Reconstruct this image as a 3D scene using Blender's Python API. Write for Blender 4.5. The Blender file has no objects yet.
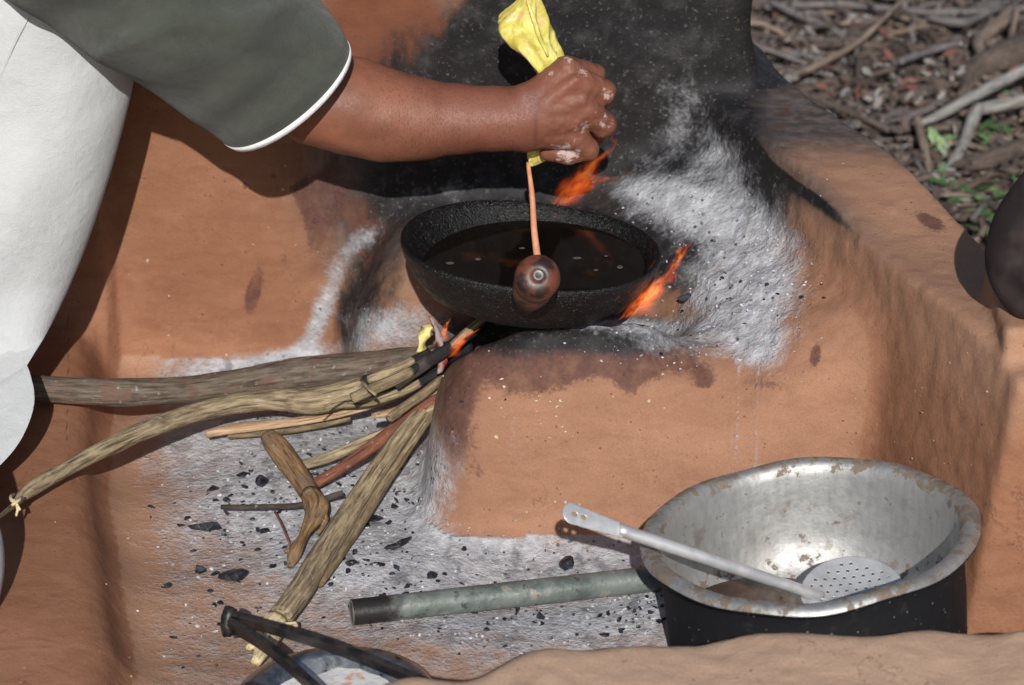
import bpy, bmesh, math, random
import numpy as np
from mathutils import Vector, Matrix
random.seed(7); RNG = np.random.default_rng(11)
scene = bpy.context.scene
COL = scene.collection

# ------------------------------------------------------------------ camera
PITCH = math.radians(25.0); FPX = 3000.0
CAM = np.array([0.0, -2.757, 1.436])
FW = np.array([0, math.cos(PITCH), -math.sin(PITCH)]); UP = np.array([0, math.sin(PITCH), math.cos(PITCH)])
cd = bpy.data.cameras.new('camera'); cam = bpy.data.objects.new('camera', cd); COL.objects.link(cam)
cam.location = CAM; cam.rotation_euler = (math.pi/2 - PITCH, 0, 0)
cd.sensor_width = 23.6; cd.lens = FPX*23.6/1024; cd.clip_start = 0.05; cd.clip_end = 400
cd.dof.use_dof = True; cd.dof.focus_distance = 2.93; cd.dof.aperture_fstop = 4.8
scene.camera = cam

# ------------------------------------------------------------------ light
SUN_EL = math.radians(31.0)
w = bpy.data.worlds.new('World'); scene.world = w; w.use_nodes = True
nt = w.node_tree; bg = nt.nodes['Background']
sk = nt.nodes.new('ShaderNodeTexSky'); sk.sky_type = 'NISHITA'; sk.sun_disc = False
sk.sun_elevation = SUN_EL; sk.sun_rotation = math.pi - math.radians(0.4)
nt.links.new(sk.outputs[0], bg.inputs[0]); bg.inputs[1].default_value = 0.075
sd = bpy.data.lights.new('sun', 'SUN'); sd.energy = 4.3; sd.angle = math.radians(0.5); sd.color = (1.0, 0.965, 0.92)
so = bpy.data.objects.new('sun', sd); COL.objects.link(so)
so.rotation_euler = (math.pi/2 - SUN_EL, 0, math.radians(0.4))
scene.view_settings.view_transform = 'Standard'; scene.view_settings.look = 'None'
scene.view_settings.exposure = 0.0; scene.view_settings.gamma = 1.0

# ------------------------------------------------------------------ helpers
def ray(px, py):
    return FW + np.array([(px-512)/FPX, 0, 0]) + UP*((342.5-py)/FPX)
def atz(px, py, z):
    d = ray(px, py); t = (z-CAM[2])/d[2]; return CAM + d*t
def aty(px, py, y):
    d = ray(px, py); t = (y-CAM[1])/d[1]; return CAM + d*t
def proj(P):
    R = P - CAM; d = R@FW
    return 512 + R[:, 0]/d*FPX, 342.5 - (R@UP)/d*FPX

def tag(o, label=None, cat=None, group=None, kind=None):
    if label: o['label'] = label
    if cat: o['category'] = cat
    if group: o['group'] = group
    if kind: o['kind'] = kind
    return o
def empty(name, loc, label, cat, group=None):
    o = bpy.data.objects.new(name, None); o.location = loc; o.empty_display_size = .03; COL.objects.link(o)
    return tag(o, label, cat, group)
def mesh_obj(name, V, F, mat, parent=None, smooth=True, attrs=None, normals=None):
    me = bpy.data.meshes.new(name)
    V = np.asarray(V, dtype=np.float64)
    q_ = parent
    while q_ is not None: V = V - np.array(q_.location); q_ = q_.parent
    me.from_pydata(V.tolist(), [], F if isinstance(F, list) else F.tolist()); me.update()
    if smooth: me.polygons.foreach_set('use_smooth', [True]*len(me.polygons))
    if attrs:
        for k, a in attrs.items():
            a = np.asarray(a)
            if a.ndim == 1:
                at = me.attributes.new(k, 'FLOAT', 'POINT'); at.data.foreach_set('value', a.astype(np.float32))
            else:
                at = me.attributes.new(k, 'FLOAT_VECTOR', 'POINT'); at.data.foreach_set('vector', a.astype(np.float32).ravel())
    if normals is not None: me.normals_split_custom_set_from_vertices(normals.tolist())
    me.materials.append(mat)
    o = bpy.data.objects.new(name, me); COL.objects.link(o)
    if parent is not None: o.parent = parent
    return o

def vnoise(P, scale, seed=0):
    q = np.asarray(P)*scale + seed*17.31; i = np.floor(q).astype(np.int64); f = q-i; f = f*f*(3-2*f)
    def h(a, b, c):
        n = (a*374761393 + b*668265263 + c*1274126177 + seed*9781) & 0xffffffff
        n = ((n ^ (n >> 13))*1274126177) & 0xffffffff
        n = (n ^ (n >> 16)) & 0xffff
        return n/65535.0
    r = 0
    for dx in (0, 1):
        for dy in (0, 1):
            for dz in (0, 1):
                wgt = (f[:, 0] if dx else 1-f[:, 0])*(f[:, 1] if dy else 1-f[:, 1])*(f[:, 2] if dz else 1-f[:, 2])
                r = r + wgt*h(i[:, 0]+dx, i[:, 1]+dy, i[:, 2]+dz)
    return r*2-1
def fbm(P, scale, seed=0, oct=3):
    r = 0; a = 1; 
    for k in range(oct): r = r + a*vnoise(P, scale*2**k, seed+k); a *= .5
    return r

def surface_nets(F, org, h):
    s = F < 0; nx, ny, nz = F.shape
    cnt = np.zeros((nx-1, ny-1, nz-1), np.int8); corners = []
    for dx in (0, 1):
        for dy in (0, 1):
            for dz in (0, 1):
                corners.append((dx, dy, dz)); cnt += s[dx:nx-1+dx, dy:ny-1+dy, dz:nz-1+dz]
    act = (cnt > 0) & (cnt < 8); idx = np.argwhere(act)
    ids = -np.ones(act.shape, np.int32); ids[act] = np.arange(len(idx))
    acc = np.zeros((len(idx), 3)); n = np.zeros(len(idx))
    for a in corners:
        for ax in range(3):
            if a[ax] == 0:
                b = list(a); b[ax] = 1
                f0 = F[idx[:, 0]+a[0], idx[:, 1]+a[1], idx[:, 2]+a[2]]; f1 = F[idx[:, 0]+b[0], idx[:, 1]+b[1], idx[:, 2]+b[2]]
                m = (f0 < 0) != (f1 < 0); t = np.where(m, f0/np.where(m, f0-f1, 1), 0)
                p = np.tile(np.array(a, float), (len(idx), 1)); p[:, ax] = t
                acc[m] += p[m]; n[m] += 1
    V = (idx + acc/n[:, None])*h + np.array(org)
    faces = []
    for ax in range(3):
        u, v = (ax+1) % 3, (ax+2) % 3
        sl0 = [slice(None)]*3; sl1 = [slice(None)]*3; sl0[ax] = slice(0, -1); sl1[ax] = slice(1, None)
        a = s[tuple(sl0)]; b = s[tuple(sl1)]
        e = np.argwhere(a != b); sg = a[e[:, 0], e[:, 1], e[:, 2]]
        ok = (e[:, u] > 0) & (e[:, v] > 0) & (e[:, u] < F.shape[u]-1) & (e[:, v] < F.shape[v]-1)
        e = e[ok]; sg = sg[ok]
        def g(du, dv):
            q = e.copy(); q[:, u] -= du; q[:, v] -= dv; return ids[q[:, 0], q[:, 1], q[:, 2]]
        Q = np.stack([g(1, 1), g(0, 1), g(0, 0), g(1, 0)], 1)
        Q[~sg] = Q[~sg][:, ::-1]
        faces.append(Q)
    return V, np.concatenate(faces)
def vnormals(V, F):
    N = np.zeros_like(V); fn = np.cross(V[F[:, 2]]-V[F[:, 0]], V[F[:, 3]]-V[F[:, 1]])
    for k in range(4): np.add.at(N, F[:, k], fn)
    return N/np.maximum(np.linalg.norm(N, axis=1, keepdims=True), 1e-12)
def smin(a, b, k):
    h = np.maximum(k-np.abs(a-b), 0)/k; return np.minimum(a, b)-h*h*k*.25
def smax(a, b, k): return -smin(-a, -b, k)
def sstep(a, b, x):
    t = np.clip((x-a)/(b-a), 0, 1); return t*t*(3-2*t)

# --- materials: small node kit
class M:
    def __init__(s, name):
        s.m = bpy.data.materials.new(name); s.m.use_nodes = True; s.t = s.m.node_tree
        s.b = s.t.nodes['Principled BSDF']; s.out = s.t.nodes['Material Output']
    def n(s, typ, **kw):
        n = s.t.nodes.new(typ)
        for k, v in kw.items(): setattr(n, k, v)
        return n
    def put(s, sock, v):
        if isinstance(v, bpy.types.NodeSocket): s.t.links.new(v, sock)
        elif isinstance(v, (tuple, list)) and len(v) == 3 and sock.type == 'RGBA': sock.default_value = (*v, 1)
        else: sock.default_value = v
    def attr(s, name): return s.n('ShaderNodeAttribute', attribute_name=name)
    def pos(s): return s.n('ShaderNodeNewGeometry').outputs['Position']
    def objc(s): return s.n('ShaderNodeTexCoord').outputs['Object']
    def noise(s, vec, scale, detail=4, rough=.6, dist=0):
        n = s.n('ShaderNodeTexNoise'); s.put(n.inputs['Vector'], vec); n.inputs['Scale'].default_value = scale
        n.inputs['Detail'].default_value = detail; n.inputs['Roughness'].default_value = rough; n.inputs['Distortion'].default_value = dist
        return n.outputs['Fac']
    def vor(s, vec, scale, feat='F1', out='Distance'):
        n = s.n('ShaderNodeTexVoronoi', feature=feat); s.put(n.inputs['Vector'], vec); n.inputs['Scale'].default_value = scale
        return n.outputs[out]
    def map(s, vec, scale=(1, 1, 1), rot=(0, 0, 0)):
        n = s.n('ShaderNodeMapping'); s.put(n.inputs['Vector'], vec); n.inputs['Scale'].default_value = scale; n.inputs['Rotation'].default_value = rot
        return n.outputs[0]
    def math(s, op, a, b=0, c=0):
        n = s.n('ShaderNodeMath', operation=op); s.put(n.inputs[0], a); s.put(n.inputs[1], b); s.put(n.inputs[2], c); return n.outputs[0]
    def step(s, x, a, b, lo=0, hi=1):
        n = s.n('ShaderNodeMapRange', interpolation_type='SMOOTHSTEP'); s.put(n.inputs[0], x)
        n.inputs[1].default_value = a; n.inputs[2].default_value = b; n.inputs[3].default_value = lo; n.inputs[4].default_value = hi
        return n.outputs[0]
    def mix(s, f, a, b, mode='MIX'):
        n = s.n('ShaderNodeMix', data_type='RGBA', blend_type=mode); s.put(n.inputs[0], f); s.put(n.inputs[6], a); s.put(n.inputs[7], b)
        return n.outputs[2]
    def bump(s, h, dist=.002, strength=1, prev=None):
        n = s.n('ShaderNodeBump'); n.inputs['Distance'].default_value = dist; n.inputs['Strength'].default_value = strength
        s.put(n.inputs['Height'], h)
        if prev is not None: s.put(n.inputs['Normal'], prev)
        return n.outputs[0]
    def fin(s, col, rough=.8, nrm=None, metal=0, spec=None, **kw):
        s.put(s.b.inputs['Base Color'], col); s.put(s.b.inputs['Roughness'], rough); s.put(s.b.inputs['Metallic'], metal)
        if nrm is not None: s.put(s.b.inputs['Normal'], nrm)
        if spec is not None: s.put(s.b.inputs['Specular IOR Level'], spec)
        for k, v in kw.items(): s.put(s.b.inputs[k.replace('_', ' ')], v)
        return s.m

def mud_material():
    m = M('red_clay_mud'); p = m.pos()
    n1 = m.noise(p, 6, 5, .6); n2 = m.noise(p, 38, 5, .62); n3 = m.noise(p, 220, 3, .6); n4 = m.noise(m.map(p, (1, 1, .35)), 70, 4, .6)
    smear = m.noise(m.map(p, (.35, 1, 1), (0, .5, .2)), 55, 4, .6, .8)
    pale = m.attr('pale').outputs['Fac']
    c = m.mix(m.step(n1, .32, .68), (.272, .125, .069), (.335, .161, .093))
    c = m.mix(m.step(smear, .42, .66, 0, .5), c, (.235, .100, .054))
    c = m.mix(m.step(n2, .5, .8, 0, .45), c, (.37, .19, .115))
    c = m.mix(pale, c, (.58, .40, .28))
    n5 = m.noise(p, 520, 3, .7); c = m.mix(m.step(n5, .35, .7, 0, .38), c, m.mix(.62, c, (.12, .05, .03)))
    ln = m.math('ABSOLUTE', m.math('SUBTRACT', m.noise(m.map(p, (1, 1, .5), (0, .4, 0)), 13, 5, .55, .5), .5))
    lmask = m.step(m.noise(p, 7, 3), .5, .6); scr = m.math('MULTIPLY', m.step(ln, .0015, .006, 1, 0), lmask)
    c = m.mix(m.math('MULTIPLY', scr, .10), c, (.50, .33, .23))
    ln2 = m.math('ABSOLUTE', m.math('SUBTRACT', m.noise(m.map(p, (1.3, 1, 1), (.4, 0, .8)), 9, 6, .6, .3), .5))
    hair_ = m.math('MULTIPLY', m.step(ln2, .001, .0045, 1, 0), m.step(m.noise(m.map(p, (1, 1, 1), (.9, .2, 0)), 5, 3), .53, .6))
    c = m.mix(m.math('MULTIPLY', hair_, .28), c, (.10, .042, .026))
    pit = m.math('MULTIPLY', m.step(m.math('ADD', m.vor(p, 130), m.math('MULTIPLY', n3, .4)), .26, .36, 1, 0), m.step(n2, .5, .62))
    c = m.mix(m.math('MULTIPLY', pit, .6), c, (.15, .065, .038))
    # thin dark drips and specks
    sp = m.vor(p, 75); c = m.mix(m.math('MULTIPLY', m.step(m.math('ADD', sp, m.math('MULTIPLY', n3, .25)), .19, .26, 1, 0), m.step(m.noise(p, 9, 2), .56, .66, 0, .8)), c, (.13, .055, .035))
    sp2 = m.vor(m.map(p, (1, 1, 1), (.3, .1, .6)), 60); c = m.mix(m.math('MULTIPLY', m.step(m.math('ADD', sp2, m.math('MULTIPLY', n3, .3)), .19, .25, 1, 0), m.step(m.noise(p, 14, 2), .56, .66, 0, .6)), c, (.62, .56, .48))
    def mask(name, amp, lo, hi, src):
        a = m.attr(name).outputs['Fac']
        v = m.math('ADD', a, m.math('MULTIPLY', m.math('SUBTRACT', src, .5), amp))
        return m.step(v, lo, hi)
    smk = m.attr('smoke').outputs['Fac']; c = m.mix(m.math('MULTIPLY', smk, m.step(n2, .2, .7, .85, 1)), c, m.mix(m.step(n4, .35, .7), (.045, .038, .036), (.11, .098, .092)))
    st = mask('stain', 1.5, .36, .60, m.mix(.35, m.mix(.5, n2, n1), n3)); st = m.math('MULTIPLY', st, m.step(n2, .3, .6, .55, 1))
    c = m.mix(m.math('MULTIPLY', st, .88), c, m.mix(m.step(n3, .3, .7), (.075, .036, .032), (.12, .052, .040)))
    oc = mask('burnt', 1.2, .35, .7, n1); c = m.mix(m.math('MULTIPLY', oc, .85), c, m.mix(n2, (.10, .035, .02), (.25, .085, .04)))
    so_ = mask('soot', 1.3, .22, .72, m.mix(.5, n2, n4))
    sootc = m.mix(m.step(n2, .45, .75), (.012, .012, .014), (.045, .042, .045))
    sootc = m.mix(m.math('MULTIPLY', m.step(n3, .58, .72), .6), sootc, (.13, .12, .11))
    c = m.mix(m.math('MULTIPLY', so_, .97), c, sootc)
    asn = m.mix(.22, m.mix(.5, n2, n1), n3)
    a1 = mask('ash', 1.9, .24, .92, asn)
    ashc = m.mix(m.step(m.noise(p, 70, 4, .6), .3, .7), (.33, .338, .36), (.53, .543, .575))
    ashc = m.mix(m.math('MULTIPLY', m.step(m.noise(p, 20, 4, .6), .5, .72), .55), ashc, (.29, .27, .265))
    ashc = m.mix(m.step(m.math('ADD', m.vor(p, 160), m.math('MULTIPLY', n3, .3)), .20, .28, .6, 0), ashc, (.60, .61, .64))
    c = m.mix(m.math('MULTIPLY', a1, .93), c, ashc)
    ashc2 = m.mix(m.math('MULTIPLY', a1, m.step(m.noise(m.map(p, (1, .6, 1), (0, 0, .8)), 44, 5, .6), .52, .66, 0, .62)), c, (.10, .105, .12)); c = m.mix(m.step(m.attr('pale').outputs['Fac'], .1, .25), c, ashc2)
    # fine dark chips and embers crumbs inside the ash
    ch = m.math('MULTIPLY', m.step(m.vor(m.map(p, (1, .7, 1), (0, 0, .7)), 105), .16, .24, 1, 0), m.step(m.noise(p, 17, 3), .5, .6))
    c = m.mix(m.math('MULTIPLY', ch, m.math('MULTIPLY', a1, .85)), c, (.03, .032, .04))
    cr = m.attr('crack').outputs['Fac']; c = m.mix(m.step(cr, .4, .7), c, (.06, .028, .018))
    h = m.math('ADD', m.math('MULTIPLY', n2, .9), m.math('MULTIPLY', n3, .22))
    h = m.math('ADD', h, m.math('MULTIPLY', smear, .25))
    h = m.math('ADD', h, m.math('MULTIPLY', a1, m.math('MULTIPLY', m.noise(p, 110, 5, .62), 2.2)))
    h = m.math('SUBTRACT', h, m.math('MULTIPLY', m.step(cr, .3, .8), 1.2)); h = m.math('SUBTRACT', h, m.math('MULTIPLY', pit, .5)); h = m.math('SUBTRACT', h, m.math('MULTIPLY', hair_, .2)); h = m.math('ADD', h, m.math('MULTIPLY', n5, .28))
    r = m.step(so_, 0, 1, .78, .6)
    return m.fin(c, r, m.bump(h, .0021, .85), spec=.22)
MUD = mud_material()

def wood_material(name, dark, light, scale=60, rough=.75, patch=None):
    m = M(name); g = m.attr('grain').outputs['Vector']; p = m.pos()
    a = m.noise(m.map(g, (1, 1, .12)), 260, 5, .65, .3); b = m.noise(g, 40, 4, .6)
    c = m.mix(m.step(a, .35, .66), dark, light)
    if patch: c = m.mix(m.step(b, .5, .64), c, patch)
    c = m.mix(m.step(m.noise(p, 130, 3), .62, .75, 0, .6), c, (.45, .43, .42))
    ch = m.attr('char').outputs['Fac']
    c = m.mix(m.step(m.math('ADD', ch, m.math('MULTIPLY', m.math('SUBTRACT', b, .5), .8)), .4, .6), c, (.018, .017, .018))
    h = m.math('ADD', a, m.math('MULTIPLY', b, .8))
    c = m.mix(m.step(m.noise(m.map(g, (1, 1, .05)), 420, 3, .5), .58, .66, 0, .75), c, (.05, .035, .025))
    return m.fin(c, rough, m.bump(h, .0026, 1), spec=.2)
W_GREY = wood_material('greenish_grey_bark', (.09, .065, .05), (.20, .165, .125), patch=(.16, .10, .075))
W_TAN = wood_material('tan_stem', (.16, .12, .075), (.42, .33, .205))
W_OLIVE = wood_material('olive_stem', (.13, .095, .055), (.32, .25, .15), patch=(.22, .15, .09))
W_PALE = wood_material('pale_split_wood', (.42, .26, .15), (.62, .44, .29))
W_ORANGE = wood_material('orange_brown_wood', (.17, .095, .045), (.33, .205, .105), patch=(.19, .13, .085))
W_RED = wood_material('red_brown_bark', (.15, .055, .035), (.25, .10, .06))
W_DARK = wood_material('dark_twig_bark', (.04, .032, .03), (.09, .075, .065))
W_CREAM = wood_material('cream_pith', (.55, .42, .22), (.78, .66, .42))
D_PALE = wood_material('shade_toned_pale_branch', (.20, .19, .17), (.34, .325, .30))  # yard woods: open shade is painted in as darker, greyer tones
D_BROWN = wood_material('shade_toned_brown_branch', (.075, .055, .045), (.15, .115, .095))
D_GREY = wood_material('shade_toned_grey_branch', (.10, .09, .09), (.20, .18, .175))
D_TAN = wood_material('shade_toned_tan_branch', (.17, .125, .095), (.30, .23, .18))

def catmull(P, n):
    P = np.asarray(P, float); 
    if len(P) == 2:
        t = np.linspace(0, 1, n)[:, None]; return P[0]*(1-t)+P[1]*t
    Q = np.vstack([2*P[0]-P[1], P, 2*P[-1]-P[-2]]); out = []; m = len(P)-1
    for k in range(n):
        u = k/(n-1)*m; i = min(int(u), m-1); t = u-i; a, b, c, d = Q[i:i+4]
        out.append(.5*((2*b)+(-a+c)*t+(2*a-5*b+4*c-d)*t*t+(-a+3*b-3*c+d)*t**3))
    return np.array(out)
def tube_geo(pts, rad, seg=12, n=None, rough=.12, seed=0, flat=1.0, close=True):
    """pts world points, rad a radius per point; an uneven tube with closed, uneven ends"""
    pts = np.asarray(pts, float); rad = np.asarray(rad if hasattr(rad, '__len__') else [rad]*len(pts), float)
    L = np.linalg.norm(np.diff(pts, axis=0), axis=1).sum()
    if n is None: n = max(4, int(L/.006))
    C = catmull(np.hstack([pts, rad[:, None]]), n); R = np.maximum(C[:, 3], 1e-4); C = C[:, :3]
    T = np.gradient(C, axis=0); T /= np.linalg.norm(T, axis=1, keepdims=True)+1e-12
    ref = np.array([0, 0, 1.]) if abs(T[0][2]) < .9 else np.array([1., 0, 0])
    V = []; G = []; U = []; ln = 0
    for i in range(n):
        s = np.cross(T[i], ref); s /= np.linalg.norm(s); up = np.cross(s, T[i]); ref = up
        if i: ln += np.linalg.norm(C[i]-C[i-1])
        for k in range(seg):
            a = 2*math.pi*k/seg
            V.append(C[i]+R[i]*(math.cos(a)*s+math.sin(a)*up*flat)); G.append((math.cos(a)*R[i], math.sin(a)*R[i], ln+seed*.37)); U.append(i/(n-1))
    V = np.array(V); G = np.array(G)
    if rough:
        cen = np.repeat(C, seg, 0); k = 1 + rough*fbm(G*np.array([1, 1, .30]) + seed, 62, seed % 50, 3)
        V = cen + (V-cen)*k[:, None]
    F = []
    for i in range(n-1):
        for k in range(seg):
            k2 = (k+1) % seg; F.append((i*seg+k, i*seg+k2, (i+1)*seg+k2, (i+1)*seg+k))
    if close:
        base = len(V); V = np.vstack([V, C[0]-T[0]*R[0]*.2, C[-1]+T[-1]*R[-1]*.2]); G = np.vstack([G, [0, 0, seed*.37], [0, 0, ln+seed*.37]]); U += [0, 1]
        for k in range(seg):
            F.append((base, (k+1) % seg, k)); F.append((base+1, (n-1)*seg+k, (n-1)*seg+(k+1) % seg))
    return V, F, G, np.array(U)
def join(parts):
    V = []; F = []; G = []; U = []; o = 0
    for v, f, g, u in parts:
        V.append(v); F += [tuple(i+o for i in q) for q in f]; G.append(g); U.append(u); o += len(v)
    return np.vstack(V), F, np.vstack(G), np.concatenate(U)
SEED = [1]
def stick(name, pix, mat, label, cat, group=None, rough=.12, char=None, flat=1, extra=None, parent=None, seg=12):
    """pix: (px, py, height z of the axis, diameter in px)"""
    SEED[0] += 1
    P = []; R = []
    for px, py, z, d in pix:
        q = atz(px, py, z); P.append(q); R.append(d/2/FPX*((q-CAM)@FW))
    R = [r_*.92 for r_ in R]
    parts = [tube_geo(P, R, seg, rough=rough, seed=SEED[0], flat=flat)]
    for ex in (extra or []):
        P2 = []; R2 = []
        for px, py, z, d in ex:
            q = atz(px, py, z); P2.append(q); R2.append(d/2/FPX*((q-CAM)@FW))
        parts.append(tube_geo(P2, R2, 8, rough=rough, seed=SEED[0]+50))
    V, F, G, U = join(parts)
    ca = np.zeros(len(V)) if char is None else np.clip((U-char+.08)/(1.08-char)*1.9, 0, 1)
    o = mesh_obj(name, V, F, mat, parent, attrs={'grain': G, 'char': ca})
    if parent is None: tag(o, label, cat, group)
    return o

def lathe(profile, seg=96):
    V = []; F = []; n = len(profile)
    for k in range(seg):
        a = 2*math.pi*k/seg
        for r, z in profile: V.append((r*math.cos(a), r*math.sin(a), z))
    for k in range(seg):
        k2 = (k+1) % seg
        for i in range(n-1): F.append((k*n+i, k2*n+i, k2*n+i+1, k*n+i+1))
    return np.array(V), F
def rot_to(axis):  # matrix turning +z into axis
    return np.array(Vector((0, 0, 1)).rotation_difference(Vector(axis)).to_matrix())

# ------------------------------------------------------------------ mud structure (one field, split into its walls)
def xin0(y): return np.interp(y, [-.5, -.36, -.268, -.08, .28, .5], [.475, .440, .411, .347, .202, .12])
def xout(y): return np.interp(y, [-.5, -.06, .11, .4, .6], [.60, .452, .388, .272, .2])
def pan_d(x, y): return np.hypot((x-.019)/1.0, y-.0)
def f_floor(x, y, z):
    hf = .004*np.sin(x*21+y*9)+.003*np.sin(y*33-x*11) + .012*np.exp(-((x+.12)/.12)**2-((y-.02)/.12)**2)
    hf = hf + .10*sstep(-.12, .05, x)*sstep(-.10, .06, y)*sstep(.3, .1, y)
    return smax(smax(z-hf, -.60-y, .02), x-.6, .02)
def f_ledge(x, y, z):
    xe = np.interp(y, [-.42, -.04, .3], [-.365, -.440, -.47])
    return smax(z-.052-.01*sstep(.0, .2, y), (x-xe)*.85+(z-.05)*.35, .022)
def f_back(x, y, z):
    yb = .262 - .04*(z-.1) + .03*sstep(-.1, .25, x) + .008*np.sin(x*9+z*7)
    yb = yb - .018*sstep(-.432, -.447, x)
    return smax(smax(yb-y, y-.40, .03), smax(x-.272+.015*np.sin(z*20), z-.60, .03), .03)
def f_side(x, y, z):
    xi = xin0(y) - (.3-z)*.12
    top = np.interp(y, [-.36, -.1, .3], [.292, .298, .322]) + .006*np.sin(y*17)
    return smax(smax(xi-x, x-xout(y), .02)*.9, smax(z-top, smax(-.385-y, y-.42, .02), .012), .010)
def f_post(x, y, z):
    return smax(smax(.436-x, -.348-y, .008), smax(z-.325, smax(x-.66, y+.2, .02), .02), .006)
def f_front(x, y, z):
    yi = np.interp(x, [-.5, -.3, -.10, .03, .15, .6], [-.80, -.70, -.628, -.588, -.557, -.548]) + .006*np.sin(x*38)+.004*np.sin(x*71+1)
    top = np.interp(x, [-.3, -.1, .1, .3, .45], [.134, .143, .145, .146, .150])+ .003*np.sin(x*29)+.0025*np.sin(x*63)
    return smax(y-yi, smax(z-top, smax(-.82-y, x-.66, .02), .02), .03)
def f_stove(x, y, z):
    d = xin0(y)-x
    H = .162 + .064*sstep(.17, .01, d) + .030*sstep(.08, .24, y) + .02*sstep(.1, .0, d)*sstep(-.05, -.2, y)
    H = H + .058*np.exp(-(np.abs(x-.058)/.112)**2.6-((y+.068)/.056)**2)
    H = H - .02*np.exp(-((x-.20)/.06)**2-((y+.12)/.05)**2)
    H = H - .05*sstep(-.10, -.18, x)
    yf = -.152 + .12*z + .012*np.sin(x*14+1)
    body = smax(yf-y, y-.32, .03)
    # plan: front block, rear-left support, right mass
    fb = -.090+.05*z+.9*z*z - x
    rl = smax(-.185+.10*z - x, .135-y - .1*(z-.1), .04)
    plan = smin(smax(fb, y-.02-.0*z, .03), rl, .02)
    plan = smin(plan, .06-x, .03)
    s = smax(smax(smax(body, plan, .08), z-H, .075), x-xout(y)+.012, .02)
    pit = (np.sqrt(((x-.055)/.150)**2+((y-.03)/.105)**2+((z-.235)/.145)**2)-1)*.10
    s = smax(s, -pit, .02)
    return s
comps = [('hearth_floor', f_floor), ('mud_ledge', f_ledge), ('back_wall', f_back), ('side_wall', f_side), ('wall_post', f_post), ('front_wall', f_front), ('mud_stove', f_stove)]
h = .005
ax = np.arange(-.78, .70, h, dtype=np.float32); ay = np.arange(-.86, .44, h, dtype=np.float32); az = np.arange(-.03, .63, h, dtype=np.float32)
X = ax[:, None, None]; Y = ay[None, :, None]; Z = az[None, None, :]
KS = {'hearth_floor': 0, 'mud_ledge': .03, 'back_wall': .045, 'side_wall': .022, 'wall_post': .008, 'front_wall': .02, 'mud_stove': .035}
Fld = None
for nme, f in comps:
    v = np.broadcast_to(f(X, Y, Z), (len(ax), len(ay), len(az))).astype(np.float32)
    Fld = v if Fld is None else smin(Fld, v, KS[nme]).astype(np.float32)
V, Fq = surface_nets(Fld, (ax[0], ay[0], az[0]), h); del Fld
N = vnormals(V, Fq)
disp = .0014*fbm(V, 7, 3, 3) + .0010*fbm(V, 55, 8, 2)
pxv, pyv = proj(V)
rough_ash = np.exp(-((pxv-720)/120)**2-((pyv-270)/90)**2) + .7*np.exp(-((pxv-370)/60)**2-((pyv-280)/70)**2) + .5*np.exp(-((pxv-600)/130)**2-((pyv-340)/30)**2)
disp += rough_ash*(.0042*fbm(V, 38, 5, 3))
disp = disp*np.where(V[:, 2] < .03, .7, 1)*np.where(V[:, 0] < -.32, .35, 1)
V = V + N*disp[:, None]; N = vnormals(V, Fq)
pxv, pyv = proj(V)
val = np.stack([f(V[:, 0], V[:, 1], V[:, 2]) for _, f in comps], 1); own = val.argmin(1)

def blob(cx, cy, rx, ry, rot=0, s=1, p=2):
    a = math.radians(rot); dx = pxv-cx; dy = pyv-cy
    u = (dx*math.cos(a)+dy*math.sin(a))/rx; v = (-dx*math.sin(a)+dy*math.cos(a))/ry
    return s*np.exp(-(u*u+v*v)**(p/2))
def sm(*bs): return np.clip(sum(bs), 0, 1.15)
floor_m = (own == 0).astype(float)
def wgt(k):
    o_ = np.min(np.delete(val, k, 1), 1); return sstep(-.025, .025, o_-val[:, k])
w_side = wgt(3); w_st = wgt(6); w_led = wgt(1)
ex = np.interp(pyv, [60, 88, 120, 168, 201, 240, 285], [690, 700, 733, 778, 828, 868, 930]); w_top = sstep(-7, 5, pxv-ex)*(V[:, 0] > .15)*sstep(70, 96, pyv + 5*np.sin(pxv*.08))
ash = sm(blob(375, 470, 85, 75, 0, .9, 3), blob(250, 480, 75, 55, 0, .42), blob(345, 540, 90, 45, 0, .55), blob(430, 590, 90, 50, 0, .35),
         blob(560, 600, 130, 40, -6, .5), blob(640, 610, 60, 40, 0, .4), blob(275, 362, 75, 13, -9, 1.0), blob(318, 320, 11, 55, 24, .8), blob(360, 240, 14, 50, 50, .5),
         blob(395, 325, 55, 28, 0, .75), blob(420, 450, 16, 60, 0, .25), blob(200, 420, 60, 25, 0, .35),
         blob(430, 190, 60, 10, -5, .3) + blob(737, 420, 2.5, 55, 0, .6) + blob(757, 440, 2.5, 50, 0, .5) + blob(512, 430, 4, 50, 0, .45) + blob(735, 300, 62, 48, 20, .95, 3), blob(690, 215, 75, 26, 20, .7), blob(655, 190, 50, 12, 5, .5), blob(775, 250, 36, 62, -35, .6), blob(660, 340, 60, 22, 10, .5),
         blob(580, 322, 110, 9, 3, .55), blob(760, 350, 30, 30, 0, .55), blob(720, 190, 60, 60, 20, .38) + blob(690, 110, 30, 50, 0, .2), blob(560, 556, 70, 20, 4, .22), blob(640, 562, 50, 10, -8, .25), blob(470, 550, 60, 16, 0, .35), blob(668, 125, 24, 62, 25, .30), blob(635, 90, 40, 14, -20, .25), blob(720, 150, 22, 40, -10, .35))
ash = ash + floor_m*.36*sstep(110, 190, pxv) + .10*floor_m
ash = ash*np.where(own == 5, 0, 1)*np.where((own == 1), .35, 1)
black = sstep(400, 470, pxv + .35*(pyv-100))*sstep(235, 185, pyv)
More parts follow.
